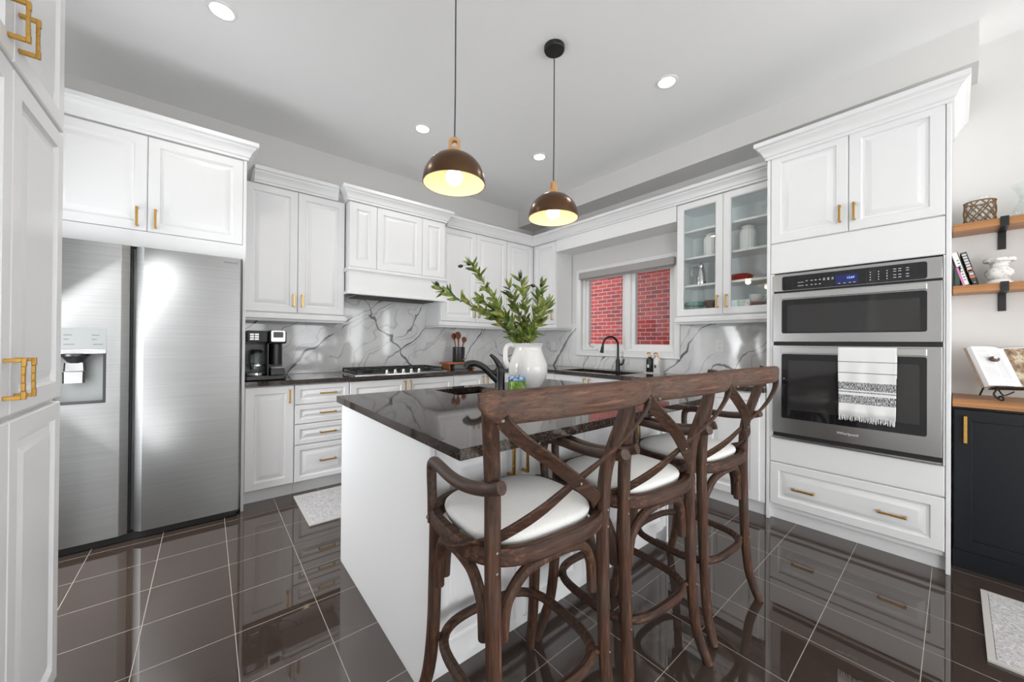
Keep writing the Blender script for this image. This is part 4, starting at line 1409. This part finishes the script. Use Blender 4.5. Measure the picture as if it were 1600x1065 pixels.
outlet(PS(3.937), 2.235, 1.18, 'white wall outlet on the marble behind the spoon crock')
outlet(PW(3.637), 3.517, 1.178, 'white wall outlet between the room corner and the window')
outlet(PW(3.637), 1.385, 1.205, 'white wall outlet on the marble under the glass cabinet')

# ------------------------------------------------------------------ riser with crock by the cooktop
r = root('wooden_riser', (2.25, 3.70, .9155), 'low orange-brown wooden riser standing right of the cooktop', 'riser')
fin('board', MB().rings([[(x, y, z) for x, y in rrect(2.055, 2.445, 3.60, 3.815, .03)] for z in (.972, .992)]), M['amber'], r, bevel=.003)
for x in (2.085, 2.40):
    fin('leg', MB().rings([[(x + a, 3.625 + b_, z) for a, b_ in ((0, 0), (w_, 0), (w_, .165), (0, .165))] for z, w_ in ((.916, .030), (.935, .018), (.955, .018), (.9715, .036))]), M['amber'], r, bevel=.002)
r = root('grey_tin', (2.24, 3.66, .9155), 'flat grey tin tucked under the wooden riser', 'tin')
fin('box', MB().box(2.15, 2.335, 3.61, 3.74, .916, .958), M['panelgrey'], r, bevel=.004)
fin('lid', MB().box(2.147, 2.338, 3.607, 3.743, .9585, .966), M['steelv'], r, bevel=.002)
ux, uy = 2.272, 3.725
r = root('utensil_crock', (ux, uy, .9925), 'black utensil crock standing on the wooden riser', 'crock')
b = MB().lathe([(.060, .9926), (.070, .995), (.071, 1.00), (.071, 1.165), (.066, 1.166), (.063, 1.160), (.063, 1.01), (.02, 1.008)], (ux, uy, 0), 32)
fin('pot', b, M['blackm'], r, ang=50)
for i, (dx, dy, hx, hz, ln, kind, lab) in enumerate(((-.03, .0, -.075, 1.325, .075, 0, 'brown wooden spoon leaning far left in the black crock'), (-.005, -.02, -.035, 1.340, .085, 1, 'brown wooden spatula standing upright in the black crock'),
                                                      (.02, .01, .005, 1.335, .08, 0, 'brown wooden spoon in the middle of the black crock'), (.035, -.01, .070, 1.285, .07, 0, 'short brown wooden spoon leaning right in the black crock'))):
    p0, p1 = Vector((ux + dx * .4, uy + dy, 1.015)), Vector((ux + hx, uy + dy * 1.5, hz))
    q = p1 - (p1 - p0).normalized() * ln
    b = MB().tube([p0, q], [.006, .007], 8)
    pts = [q.lerp(p1, t) for t in (-.08, .0, .2, .4, .6, .8, .93, 1.0)]
    wd = [.007, .009, .021, .027, .028, .024, .015, .004] if kind == 0 else [.007, .012, .020, .024, .026, .027, .026, .02]
    b.sweep(pts, lambda i, t: [(1.5 * wd[i] * math.cos(2 * PI * k / 12), .006 * math.sin(2 * PI * k / 12)) for k in range(12)], up=(.3, -1, .2))
    o = fin('wooden_spoon' if kind == 0 else 'wooden_spatula', b, M['spoonwood'], None, ang=60, loc=tuple(p0))
    tag(o, lab, 'spoon' if kind == 0 else 'spatula', 'wooden utensils in the crock')
gx, gy = 2.285, 3.625
r = root('glass_jar', (gx, gy, .9925), 'tiny clear glass jar in front of the utensil crock', 'jar')
fin('jar', MB().lathe([(.028, .9927), (.031, .997), (.031, 1.030), (.024, 1.042)], (gx, gy, 0), 20, cap1=False), M['jarglass'], r)
fin('lid', MB().lathe([(.026, 1.0425), (.026, 1.052), (.008, 1.054), (.010, 1.066)], (gx, gy, 0), 20), M['jarglass'], r)

# ------------------------------------------------------------------ jar and pitcher on the island
jx, jy = 1.462, 1.715
r = root('candle_jar', (jx, jy, .9155), 'small green and blue painted glass jar beside the island faucet', 'jar')
fin('jar', MB().lathe([(.048, .9156), (.054, .918), (.055, .925), (.055, .985), (.051, .988)], (jx, jy, 0), 32), mat('green_jar_glass', rough=.1, build=lambda t: t.color(t.ramp(t.noise(t.coord((30, 30, 40)), 1.0, 3, .6), [(.35, (.05, .16, .015)), (.55, (.20, .34, .05)), (.7, (.45, .52, .20))]))), r)
b = MB()
for k in range(12):
    a = 2 * PI * k / 12
    c = (jx + .041 * math.cos(a), jy + .041 * math.sin(a), 1.000)
    b.lathe([(.001, -.017)] + [(.0165 * math.sin(PI * i / 8), -.017 * math.cos(PI * i / 8)) for i in range(1, 8)] + [(.001, .017)], c, 12)
fin('painted_band', b, mat('blue_flower_glaze', rough=.1, build=lambda t: t.color(t.ramp(t.noise(t.coord(), 70, 3, .6), [(.38, (.04, .10, .24)), (.52, (.22, .36, .62)), (.64, (.62, .70, .80))]))), r, label='blue and white flower band')

vx, vy = 1.628, 1.80
r = root('pitcher', (vx, vy, .9155), 'large white ceramic pitcher holding olive branches on the island', 'pitcher')
pr = [(.070, .9156), (.078, .920), (.098, .95), (.121, .995), (.129, 1.035), (.126, 1.075), (.110, 1.125), (.094, 1.165), (.088, 1.190), (.096, 1.206), (.104, 1.213), (.101, 1.216), (.090, 1.208), (.080, 1.19), (.084, 1.165), (.09, 1.13)]
fin('body', MB().lathe(pr, (vx, vy, 0), 48, cap1=False), M['ceramic'], r, ang=60)
e = Vector((-.80, .60, 0))
hp_ = [(vx + e.x * q, vy + e.y * q, z) for q, z in ((.090, 1.200), (.112, 1.207), (.138, 1.196), (.149, 1.165), (.148, 1.125), (.142, 1.09), (.122, 1.062))]
fin('handle', MB().tube(smoothpts(hp_, 5), [.010, .010, .0105, .011, .012, .013], 12, flat=1.5, up=(e.y, -e.x, 0)), M['ceramic'], r, ang=60)

E_, F_ = Vector((.7702, -.6377, 0)), Vector((.6377, .7702, 0))


def leaf(b, p, d, L, W, rnd):
    d = d.normalized()
    s = d.cross(Vector((rnd.uniform(-1, 1), rnd.uniform(-1, 1), rnd.uniform(-.4, 1)))).normalized()
    n = s.cross(d)
    vs, k = [], 6
    droop = rnd.uniform(-.16, .10)
    for i in range(k + 1):
        t = i / k
        c = p + d * (L * t) + n * (droop * L * t * t) 
        w_ = W * math.sin(PI * min(1, .06 + .94 * t) ** .85) * .5
        vs += [c - s * w_ + n * (w_ * .25), c, c + s * w_ + n * (w_ * .25)]
    fs = []
    for i in range(k):
        for j in (0, 1):
            a = i * 3 + j
            fs.append((a, a + 1, a + 4, a + 3))
    b.add(vs, fs)


rnd = random.Random(11)
BR = [  # (lateral, up, depth) control points from the pitcher mouth, olives, label
    ([(-.10, .06, -.01), (-.26, .20, -.03), (-.42, .28, -.04), (-.575, .375, -.05)], [(-.59, .395)], 'olive branch reaching farthest left, towards the range hood'),
    ([(-.08, .10, .02), (-.20, .27, .04), (-.30, .42, .05), (-.385, .545, .05)], [(-.455, .53), (-.40, .545)], 'tallest olive branch, arching up to the upper left'),
    ([(-.10, .11, .0), (-.21, .22, -.02), (-.31, .30, -.05)], [], 'olive branch between the two long left branches'),
    ([(-.04, .13, .03), (-.08, .25, .05), (-.13, .40, .06)], [], 'thin olive branch rising left of the pitcher middle'),
    ([(-.01, .13, -.02), (-.03, .28, -.02), (-.055, .43, -.03)], [(-.055, .455)], 'olive branch standing straight above the pitcher mouth'),
    ([(.02, .11, .0), (.06, .26, .02), (.085, .40, .03)], [(.03, .40), (.085, .405)], 'olive branch with two black olives at the upper right'),
    ([(.02, .07, -.03), (.075, .16, -.05), (.125, .275, -.06)], [], 'short olive branch leaning out to the right'),
    ([(.02, .09, -.06), (.05, .18, -.09), (.07, .27, -.13)], [], 'olive branch rising on the near side of the pitcher, right of its middle'),
    ([(-.05, .08, -.04), (-.13, .15, -.08), (-.20, .24, -.12)], [], 'leafy olive branch leaning out towards the camera'),
]
for ctl, olv, lab in BR:
    base = Vector((vx, vy, 1.11)) + E_ * (ctl[0][0] * .25) + F_ * (ctl[0][2] * .6)
    P3 = [base, Vector((vx, vy, 1.20)) + E_ * (ctl[0][0] * .45) + F_ * ctl[0][2]] + [Vector((vx, vy, 1.20)) + E_ * a + F_ * c + Vector((0, 0, z)) for a, z, c in ctl]
    pts = smoothpts(P3, 8)
    r = root('olive_branch', tuple(base), lab, 'branch', 'olive branches in the pitcher')
    fin('stem', MB().tube(pts, [.0038, .003, .0022, .0012], 6), M['stem'], r)
    b = MB()
    acc = 0
    total = sum((pts[i + 1] - pts[i]).length for i in range(len(pts) - 1))
    run_ = 0
    nxt = .11
    for i in range(len(pts) - 1):
        seg = pts[i + 1] - pts[i]
        while run_ + seg.length > nxt:
            q = pts[i] + seg * ((nxt - run_) / seg.length)
            tdir = seg.normalized()
            for side in (0, 1):
                a = rnd.uniform(0, 2 * PI)
                u = tdir.orthogonal().normalized()
                v = tdir.cross(u)
                out = (u * math.cos(a) + v * math.sin(a))
                out = (out + E_ * rnd.choice((-1, 1)) * .7).normalized()
                dirn = tdir * rnd.uniform(.5, 1.0) + out * rnd.uniform(.6, 1.1)
                leaf(b, q, dirn, rnd.uniform(.058, .092), rnd.uniform(.018, .026), rnd)
            nxt += rnd.uniform(.012, .018)
        run_ += seg.length
    for k in range(3):
        leaf(b, pts[-1], (pts[-1] - pts[-2]).normalized() + Vector((rnd.uniform(-.35, .35), rnd.uniform(-.35, .35), rnd.uniform(-.1, .5))), rnd.uniform(.055, .075), .017, rnd)
    fin('leaves', b, M['leaf'], r, ang=60)
    for a, z in olv:
        c = Vector((vx, vy, 1.20)) + E_ * a + F_ * (ctl[-1][2] - .015) + Vector((0, 0, z))
        near = min(pts, key=lambda q: (q - c).length)
        ax = (c - near).normalized()
        o_ = fin('olive', MB().sweep([c + ax * (.018 * math.cos(PI * (1 - i / 8))) for i in range(9)], lambda i, t: [(max(.0005, .0115 * math.sin(PI * t)) * math.cos(2 * PI * k / 12), max(.0005, .0115 * math.sin(PI * t)) * math.sin(2 * PI * k / 12)) for k in range(12)]), M['olive'], r, ang=80)
        fin('olive_stalk', MB().tube([near, c - ax * .016], .0012, 5), M['stem'], o_)

# ------------------------------------------------------------------ inside the glass cabinet
def ribbed(x, y, z, R, H, lab):
    r = root('ribbed_jar', (x, y, z), lab, 'jar', 'white jars in the glass cabinet')
    b = MB()
    rs = []
    for q, h in ((.85, 0), (.95, .006), (1, .02), (1.0, H * .78), (.93, H * .9), (.80, H * .97), (.76, H)):
        ring = []
        for k in range(72):
            a = 2 * PI * k / 72
            w_ = 1 + (.035 * math.cos(18 * a) if .01 < h < H * .92 else 0)
            ring.append((x + R * q * w_ * math.cos(a), y + R * q * w_ * math.sin(a), z + .0006 + h))
        rs.append(ring)
    fin('pot', b.rings(rs), M['ceramic'], r, ang=50)
    fin('lid', MB().lathe([(R * .80, z + H + .0008), (R * .80, z + H + .012), (R * .70, z + H + .018)], (x, y, 0), 32), M['ceramic'], r)


ribbed(3.485, 1.405, 2.005, .060, .19, 'white ribbed jar behind the left glass door')
ribbed(3.485, 1.115, 2.005, .061, .19, 'white ribbed jar behind the right glass door')
x, y, z = 3.485, 1.492, 1.755
r = root('metal_carafe', (x, y, z), 'chrome coffee carafe on the lower left cabinet shelf', 'carafe')
fin('body', MB().lathe([(.055, z + .0006), (.058, z + .006), (.055, z + .05), (.042, z + .11), (.028, z + .155), (.024, z + .17), (.027, z + .18)], (x, y, 0), 32), M['chrome'], r, ang=60)
fin('lid', MB().lathe([(.026, z + .1805), (.026, z + .190), (.012, z + .200), (.008, z + .21)], (x, y, 0), 24), M['chrome'], r)
fin('handle', MB().tube(smoothpts([(x, y + .022, z + .175), (x, y + .055, z + .185), (x, y + .082, z + .165), (x, y + .086, z + .125), (x, y + .075, z + .09)], 4), .0055, 8), M['chrome'], r)
x, y, z = 3.47, 1.165, 1.755
r = root('red_dish', (x, y, z), 'red lidded baking dish on the lower right cabinet shelf', 'dish')
def oval(sx, sy, zz):
    return [sup(2 * PI * k / 36, sx, sy, 3, x, y) + (zz,) for k in range(36)]
fin('dish', MB().rings([oval(.060, .074, z + .0006), oval(.068, .082, z + .012), oval(.074, .090, z + .038), oval(.078, .098, z + .042)]), M['red'], r, ang=40)
fin('lid', MB().rings([oval(.076, .096, z + .0425), oval(.070, .086, z + .050), oval(.055, .068, z + .058)]), M['red'], r, ang=40)
x, y, z = 3.46, 1.538, 1.53
r = root('food_container', (x, y, z), 'round glass container with teal lid at the cabinet bottom', 'container')
fin('bowl', MB().lathe([(.070, z + .0006), (.078, z + .006), (.083, z + .040)], (x, y, 0), 36, cap1=False), M['jarglass'], r)
fin('lid', MB().lathe([(.086, z + .0405), (.088, z + .046), (.088, z + .066), (.080, z + .072)], (x, y, 0), 36), M['teal'], r)
x, y, z = 3.46, 1.385, 1.53
r = root('brown_bowl', (x, y, z), 'dark brown bowl beside the teal-lidded container', 'bowl')
fin('bowl', MB().lathe([(.035, z + .0006), (.045, z + .01), (.060, z + .045), (.064, z + .078), (.060, z + .078), (.055, z + .045), (.035, z + .014)], (x, y, 0), 32), M['brown'], r, ang=60)
x, y, z = 3.47, 1.045, 1.53
r = root('rust_bowl', (x, y, z), 'rust red shallow bowl under the white cup in the glass cabinet', 'bowl')
fin('bowl', MB().lathe([(.040, z + .0006), (.050, z + .006), (.070, z + .034), (.066, z + .034), (.045, z + .012)], (x, y, 0), 36), M['rust'], r, ang=60)
r = root('white_cup', (x, y, z + .034), 'white cup resting on the rust red bowl', 'cup')
zz = z + .0125
fin('cup', MB().lathe([(.022, zz), (.030, zz + .006), (.048, zz + .045), (.056, zz + .088), (.053, zz + .088), (.044, zz + .045), (.024, zz + .012)], (x, y, 0), 32), M['ceramic'], r, ang=60)
fin('handle', MB().tube(smoothpts([(x - .02, y - .046, zz + .078), (x - .025, y - .078, zz + .070), (x - .022, y - .068, zz + .04), (x - .016, y - .042, zz + .034)], 4), .005, 8), M['ceramic'], r)
x, y, z = 3.44, 1.148, 1.53
r = root('green_cup', (x, y, z), 'small green cup beside the rust red bowl', 'cup')
fin('cup', MB().lathe([(.020, z + .0006), (.026, z + .006), (.031, z + .06), (.028, z + .06), (.022, z + .01)], (x, y, 0), 24), M['green'], r, ang=60)

# ------------------------------------------------------------------ open shelves at the right edge
for z, lab in ((1.948, 'upper orange-brown wooden wall shelf on black brackets'), (1.580, 'lower orange-brown wooden wall shelf on black brackets')):
    r = root('wall_shelf', (3.55, -.37, z - .04), lab, 'shelf', 'wooden wall shelves')
    fin('board', MB().box(3.450, 3.648, -.75, .012, z - .042, z), M['orange'], r, bevel=.002)
    for yb in (-.175, -.60):
        b = MB().box(3.4435, 3.4495, yb - .015, yb + .015, z - .050, z + .006).box(3.4495, 3.6475, yb - .015, yb + .015, z - .049, z - .0425).box(3.6415, 3.6478, yb - .015, yb + .015, z - .150, z - .049)
        fin('bracket', b, M['blackm'], r, label='black flat steel bracket')

x, y, z = 3.545, -.090, 1.9485
r = root('wicker_jar', (x, y, z), 'glass jar wrapped in a woven wicker net on the upper shelf', 'jar')
fin('glass', MB().lathe([(.048, z + .001), (.055, z + .008), (.057, z + .06), (.055, z + .11), (.042, z + .130), (.041, z + .150), (.046, z + .158)], (x, y, 0), 32, cap1=False), M['jarglass'], r, ang=60)
b = MB()
def wr(t):
    return .0605 if t < .85 else .0605 - (t - .85) * .03
for k in range(8):
    for s in (-1, 1):
        pts = []
        for i in range(13):
            t = i / 12
            a = 2 * PI * k / 8 + s * t * 1.5
            pts.append((x + wr(t) * math.cos(a), y + wr(t) * math.sin(a), z + .004 + .128 * t))
        b.tube(pts, .0036, 5)
for zz in (.005, .130):
    b.tube([(x + .060 * math.cos(2 * PI * k / 28), y + .060 * math.sin(2 * PI * k / 28), z + zz) for k in range(28)], .004, 6, True)
fin('wicker_net', b, M['wicker'], r)
x, y, z = 3.545, -.262, 1.9485
r = root('glass_carafe', (x, y, z), 'clear hourglass carafe at the right end of the upper shelf', 'carafe')
fin('glass', MB().lathe([(.050, z + .001), (.058, z + .010), (.060, z + .04), (.035, z + .095), (.028, z + .108), (.040, z + .135), (.064, z + .185), (.066, z + .188)], (x, y, 0), 36, cap1=False), M['jarglass'], r, ang=60)
fin('collar', MB().lathe([(.040, z + .090), (.033, z + .108), (.040, z + .126)], (x, y, 0), 28, cap0=False, cap1=False), M['jarglass'], r)

def book(name, yb, th, h, dp, lean, col, lab, spine=None, x0=3.470):
    r = root(name, (x0, yb, 1.5805), lab, 'book', 'books on the lower shelf')
    ca, sa = math.cos(lean), math.sin(lean)
    def Q(x_, u, v):
        return (x0 + x_, yb + u * ca + v * sa, 1.5808 - min(0, 0) + v * ca - u * sa)
    def bx(u0, u1, v0, v1, a0, a1):
        vs = [Q(a, u, v) for a in (a0, a1) for u in (u0, u1) for v in (v0, v1)]
        return MB().add(vs, [(0, 1, 3, 2), (4, 6, 7, 5), (0, 4, 5, 1), (2, 3, 7, 6), (0, 2, 6, 4), (1, 5, 7, 3)])
    b = MB()
    for q in (bx(-th, -th + .003, 0, h, 0, dp), bx(-.003, 0, 0, h, 0, dp), bx(-th, 0, 0, h, 0, .003)):
        b.add(q.v, q.f)
    fin('cover', b, mat(name + '_cover', col, .5), r)
    fin('pages', bx(-th + .0032, -.0032, .003, h - .003, .0032, dp - .004), M['paper'], r)
    for (v0, v1, u0, u1, c2) in spine or []:
        fin('spine_print', bx(-th + u0 * th, -th + u1 * th, v0 * h, v1 * h, -.0006, -.0001), c2, r)


pink = mat('pink_print', (.62, .20, .42), .5)
deep = mat('dark_print', (.06, .07, .10), .5)
pale = mat('pale_print', (.55, .55, .56), .5)
rustp = mat('rust_print', (.50, .17, .08), .5)
book('green_book', .008, .026, .115, .13, 0.0, (.035, .075, .050), 'short dark green book against the cabinet side on the lower shelf')
book('white_book', -.026, .028, .205, .15, .235, (.76, .75, .73), 'white book with pink print leaning on the lower shelf',
     [(.02, .55, .66, .98, pink)] + [(.14 + .085 * k, .165 + .085 * k, .25, .55, deep) for k in range(8)])
book('dark_book', -.062, .024, .200, .15, .235, (.045, .050, .048), 'dark patterned book leaning beside the white book',
     [(.30 + .085 * k, .36 + .085 * k, .15, .85, pale) for k in range(8)] + [(.40, .47, .05, .95, rustp), (.20, .28, .08, .92, rustp), (.05, .08, .4, .6, pale)])
x, y, z = 3.535, -.160, 1.5805
r = root('pedestal', (x, y, z), 'carved white pedestal candle holder on the lower shelf', 'candle holder')
fin('base', MB().lathe([(.052, z + .0003), (.052, z + .010), (.042, z + .020), (.036, z + .026)], (x, y, 0), 36), M['ceramic'], r, ang=40)
rs = []
for q, h in ((.034, .0262), (.046, .040), (.052, .058), (.049, .076), (.036, .094), (.030, .102)):
    ring = []
    for k in range(60):
        a = 2 * PI * k / 60
        w_ = 1 + .05 * math.sin(6 * a + h * 70) * (1 if .03 < h < .09 else 0)
        ring.append((x + q * w_ * math.cos(a), y + q * w_ * math.sin(a), z + h))
    rs.append(ring)
carved = mat('whitewashed_carving', rough=.7, build=lambda t: t.color(t.ramp(t.noise(t.coord(), 60, 4, .6), [(.34, (.42, .39, .37)), (.46, (.74, .73, .71)), (.7, (.80, .79, .78))])))
fin('carved_belly', MB().rings(rs), carved, r, ang=60)
fin('neck', MB().lathe([(.031, z + .1023), (.035, z + .108), (.033, z + .118), (.042, z + .128)], (x, y, 0), 36), carved, r, ang=50)
fin('top_plate', MB().lathe([(.056, z + .1283), (.060, z + .133), (.060, z + .145), (.055, z + .150)], (x, y, 0), 36), carved, r, ang=40)

# ------------------------------------------------------------------ cookbook on its iron stand
BL = Vector((3.460, -.182, .9225))
BR_ = -math.radians(48)
r = root('book_stand', tuple(BL), 'black scrolled iron stand holding the open cookbook', 'book stand', rz=BR_)
def FL(name, b, m, par, **k):
    return fin(name, b, m, par, local=True, **k)
lean = .42
def pl(x_, v, n):                       # on the leaning rest: x across, v up the page, n towards the reader
    return Vector((x_, -.055 + v * math.sin(lean) - n * math.cos(lean), .070 + v * math.cos(lean) + n * math.sin(lean)))
b = MB()
for xx in (-.115, 0, .115):
    b.tube([pl(xx, -.004, -.012), pl(xx, .20, -.012)], .004, 8)
b.tube([pl(-.115, .20, -.012), pl(.115, .20, -.012)], .004, 8)
FL('rest', b, M['blackm'], r)
FL('ledge', MB().strap([pl(-.135, -.008, .014), pl(.135, -.008, .014)], .05, .005, lambda i: pl(0, 1, 0) - pl(0, 0, 0)), M['blackm'], r)
for s in (-1, 1):
    k = [pl(s * .118, -.010, .020)] + [Vector((s * (.118 + .012 * math.sin(t * 3)), -.060 - .03 * t, .052 - .046 * t)) for t in (.3, .6, .85)]
    k += [Vector((s * .118, -.094 + .012 * math.cos(a), .0165 - .012 * math.sin(a) + .0)) for a in (PI * .5 + PI * .1, PI * .95, PI * 1.4, PI * 1.9, PI * 2.3)]
    k = [Vector((q.x, q.y, max(q.z, .0045))) for q in k]
    FL('leg', MB().tube(smoothpts(k, 4), .0042, 8), M['blackm'], r)
    FL('leg', MB().tube(smoothpts([pl(s * .118, -.010, .020), Vector((s * .085, -.07, .030)), Vector((s * .055, -.072, .040)), Vector((s * .035, -.070, .050))], 4), .0035, 8), M['blackm'], r)
FL('back_strut', MB().tube([pl(0, .19, -.016), Vector((0, .135, .0045))], .004, 8), M['blackm'], r)
r2 = root('cookbook', tuple(BL), 'thick open cookbook leaning on the iron stand', 'book', rz=BR_)
def block(s, W, T, H):
    rs = []
    for v in (0, H):
        ring = []
        for i in range(11):
            t = i / 10
            bulge = T * (1 - (1 - t) ** 3 * .7 - .10 * t * t)
            ring.append(pl(s * W * t, v, .004 + bulge * (.35 + .65 * min(1, t * 4))))
        ring += [pl(s * (W - .004), v, .004), pl(0, v, .003)]
        rs.append(ring)
    return MB().rings(rs)
FL('cover', MB().rings([[pl(x_, v, n) for x_, v in ((-.172, -.002), (.172, -.002), (.172, .236), (-.172, .236))] for n in (0, .0035)]), mat('cookbook_cover', (.28, .20, .14), .6), r2)
pages = mat('page_edges', (.55, .48, .40), .8)
pg = FL('page_block', block(-1, .165, .034, .232), M['paper'], r2, ang=30)
pg2 = FL('page_block', block(1, .165, .020, .232), M['paper'], r2, ang=30)
b = MB()
rl = random.Random(4)
for cx0, cx1 in ((-.150, -.090), (-.080, -.022)):
    for k in range(26):
        v = .205 - k * .0072
        if rl.random() < .1:
            continue
        for seg in range(6):
            t0 = cx0 + (cx1 - cx0) * seg / 6
            t1 = cx0 + (cx1 - cx0) * (seg + 1) / 6 * 1.0
            def surf(xx):
                t = -xx / .165
                return .004 + .034 * (1 - (1 - t) ** 3 * .7 - .10 * t * t) * (.35 + .65 * min(1, t * 4)) + .0006
            if seg == 5 and rl.random() < .5:
                continue
            b.add([pl(t0, v, surf(t0)), pl(t1, v, surf(t1)), pl(t1, v + .0016, surf(t1)), pl(t0, v + .0016, surf(t0))], [(0, 1, 2, 3)])
FL('page_text', b, mat('page_print', (.42, .42, .44), .8), pg)
photo = mat('food_photo_print', rough=.5, build=lambda t: t.color(t.ramp(t.noise(t.coord(), 24, 3, .6), [(.35, (.10, .06, .035)), (.5, (.30, .20, .12)), (.6, (.55, .48, .36)), (.72, (.10, .16, .04))])))
b = MB()
def surf2(t):
    return .004 + .020 * (1 - (1 - t) ** 3 * .7 - .10 * t * t) * (.35 + .65 * min(1, t * 4)) + .0007
n_ = 8
for i in range(n_):
    t0, t1 = .08 + .9 * i / n_, .08 + .9 * (i + 1) / n_
    b.add([pl(.165 * t0, .004, surf2(t0)), pl(.165 * t1, .004, surf2(t1)), pl(.165 * t1, .228, surf2(t1)), pl(.165 * t0, .228, surf2(t0))], [(0, 1, 2, 3)])
FL('page_photo', b, photo, pg2)
r3 = root('page_weight', tuple(BL), 'small dark page weight lying on the cookbook page', 'page weight', rz=BR_)
c = pl(-.095, .150, .0445)
uu, vv, nn = (pl(1, 0, 0) - pl(0, 0, 0)), (pl(0, 1, 0) - pl(0, 0, 0)), (pl(0, 0, 1) - pl(0, 0, 0))
rs = []
for q, h in ((.55, 0), (.95, .002), (1, .006), (.8, .011), (.4, .013)):
    rs.append([c + uu * (.024 * q * math.cos(2 * PI * k / 20)) + vv * (.016 * q * math.sin(2 * PI * k / 20)) + nn * h for k in range(20)])
FL('stone', MB().rings(rs), M['brown'], r3, ang=60)
c2 = c + nn * .0132 + vv * .005
FL('inlay', MB().rings([[c2 + uu * (q * math.cos(2 * PI * k / 14)) + vv * (q * .7 * math.sin(2 * PI * k / 14)) + nn * h for k in range(14)] for q, h in ((.010, 0), (.010, .002), (.006, .004))]), M['ceramic'], r3, ang=60)

# ------------------------------------------------------------------ rugs
def rug(x0, x1, y0, y1, lab, short_x):
    r = root('rug', ((x0 + x1) / 2, (y0 + y1) / 2, 0), lab, 'rug', 'grey patterned rugs')
    fin('pile', MB().box(x0 + .022, x1 - .022, y0 + .022, y1 - .022, .0012, .011), M['rug'], r, bevel=.002)
    b = MB()
    o_, i_ = [(x0, y0), (x1, y0), (x1, y1), (x0, y1)], [(x0 + .0215, y0 + .0215), (x1 - .0215, y0 + .0215), (x1 - .0215, y1 - .0215), (x0 + .0215, y1 - .0215)]
    b.rings([[(x, y, .001) for x, y in o_], [(x, y, .009) for x, y in o_], [(x, y, .010) for x, y in i_], [(x, y, .001) for x, y in i_]], loop=True)
    fin('border', b, M['rugedge'], r)


rug(.525, 1.75, 2.70, 3.295, 'grey patterned rug on the floor in front of the drawers and cooktop', True)
rug(2.335, 2.985, -1.25, -.080, 'grey patterned rug on the floor in front of the black cabinet', False)

r = root('bounce_rug', (.5, -.7, 0), 'white rug added unseen behind the camera to bounce light upward', 'rug')  # reflector added out of view, throws light up at the ceiling
fin('pile', MB().box(-.98, 1.25, -1.27, -.13, .001, .012), mat('bounce_white', (.80, .79, .77), .95, spec=.05), r, bevel=.003)
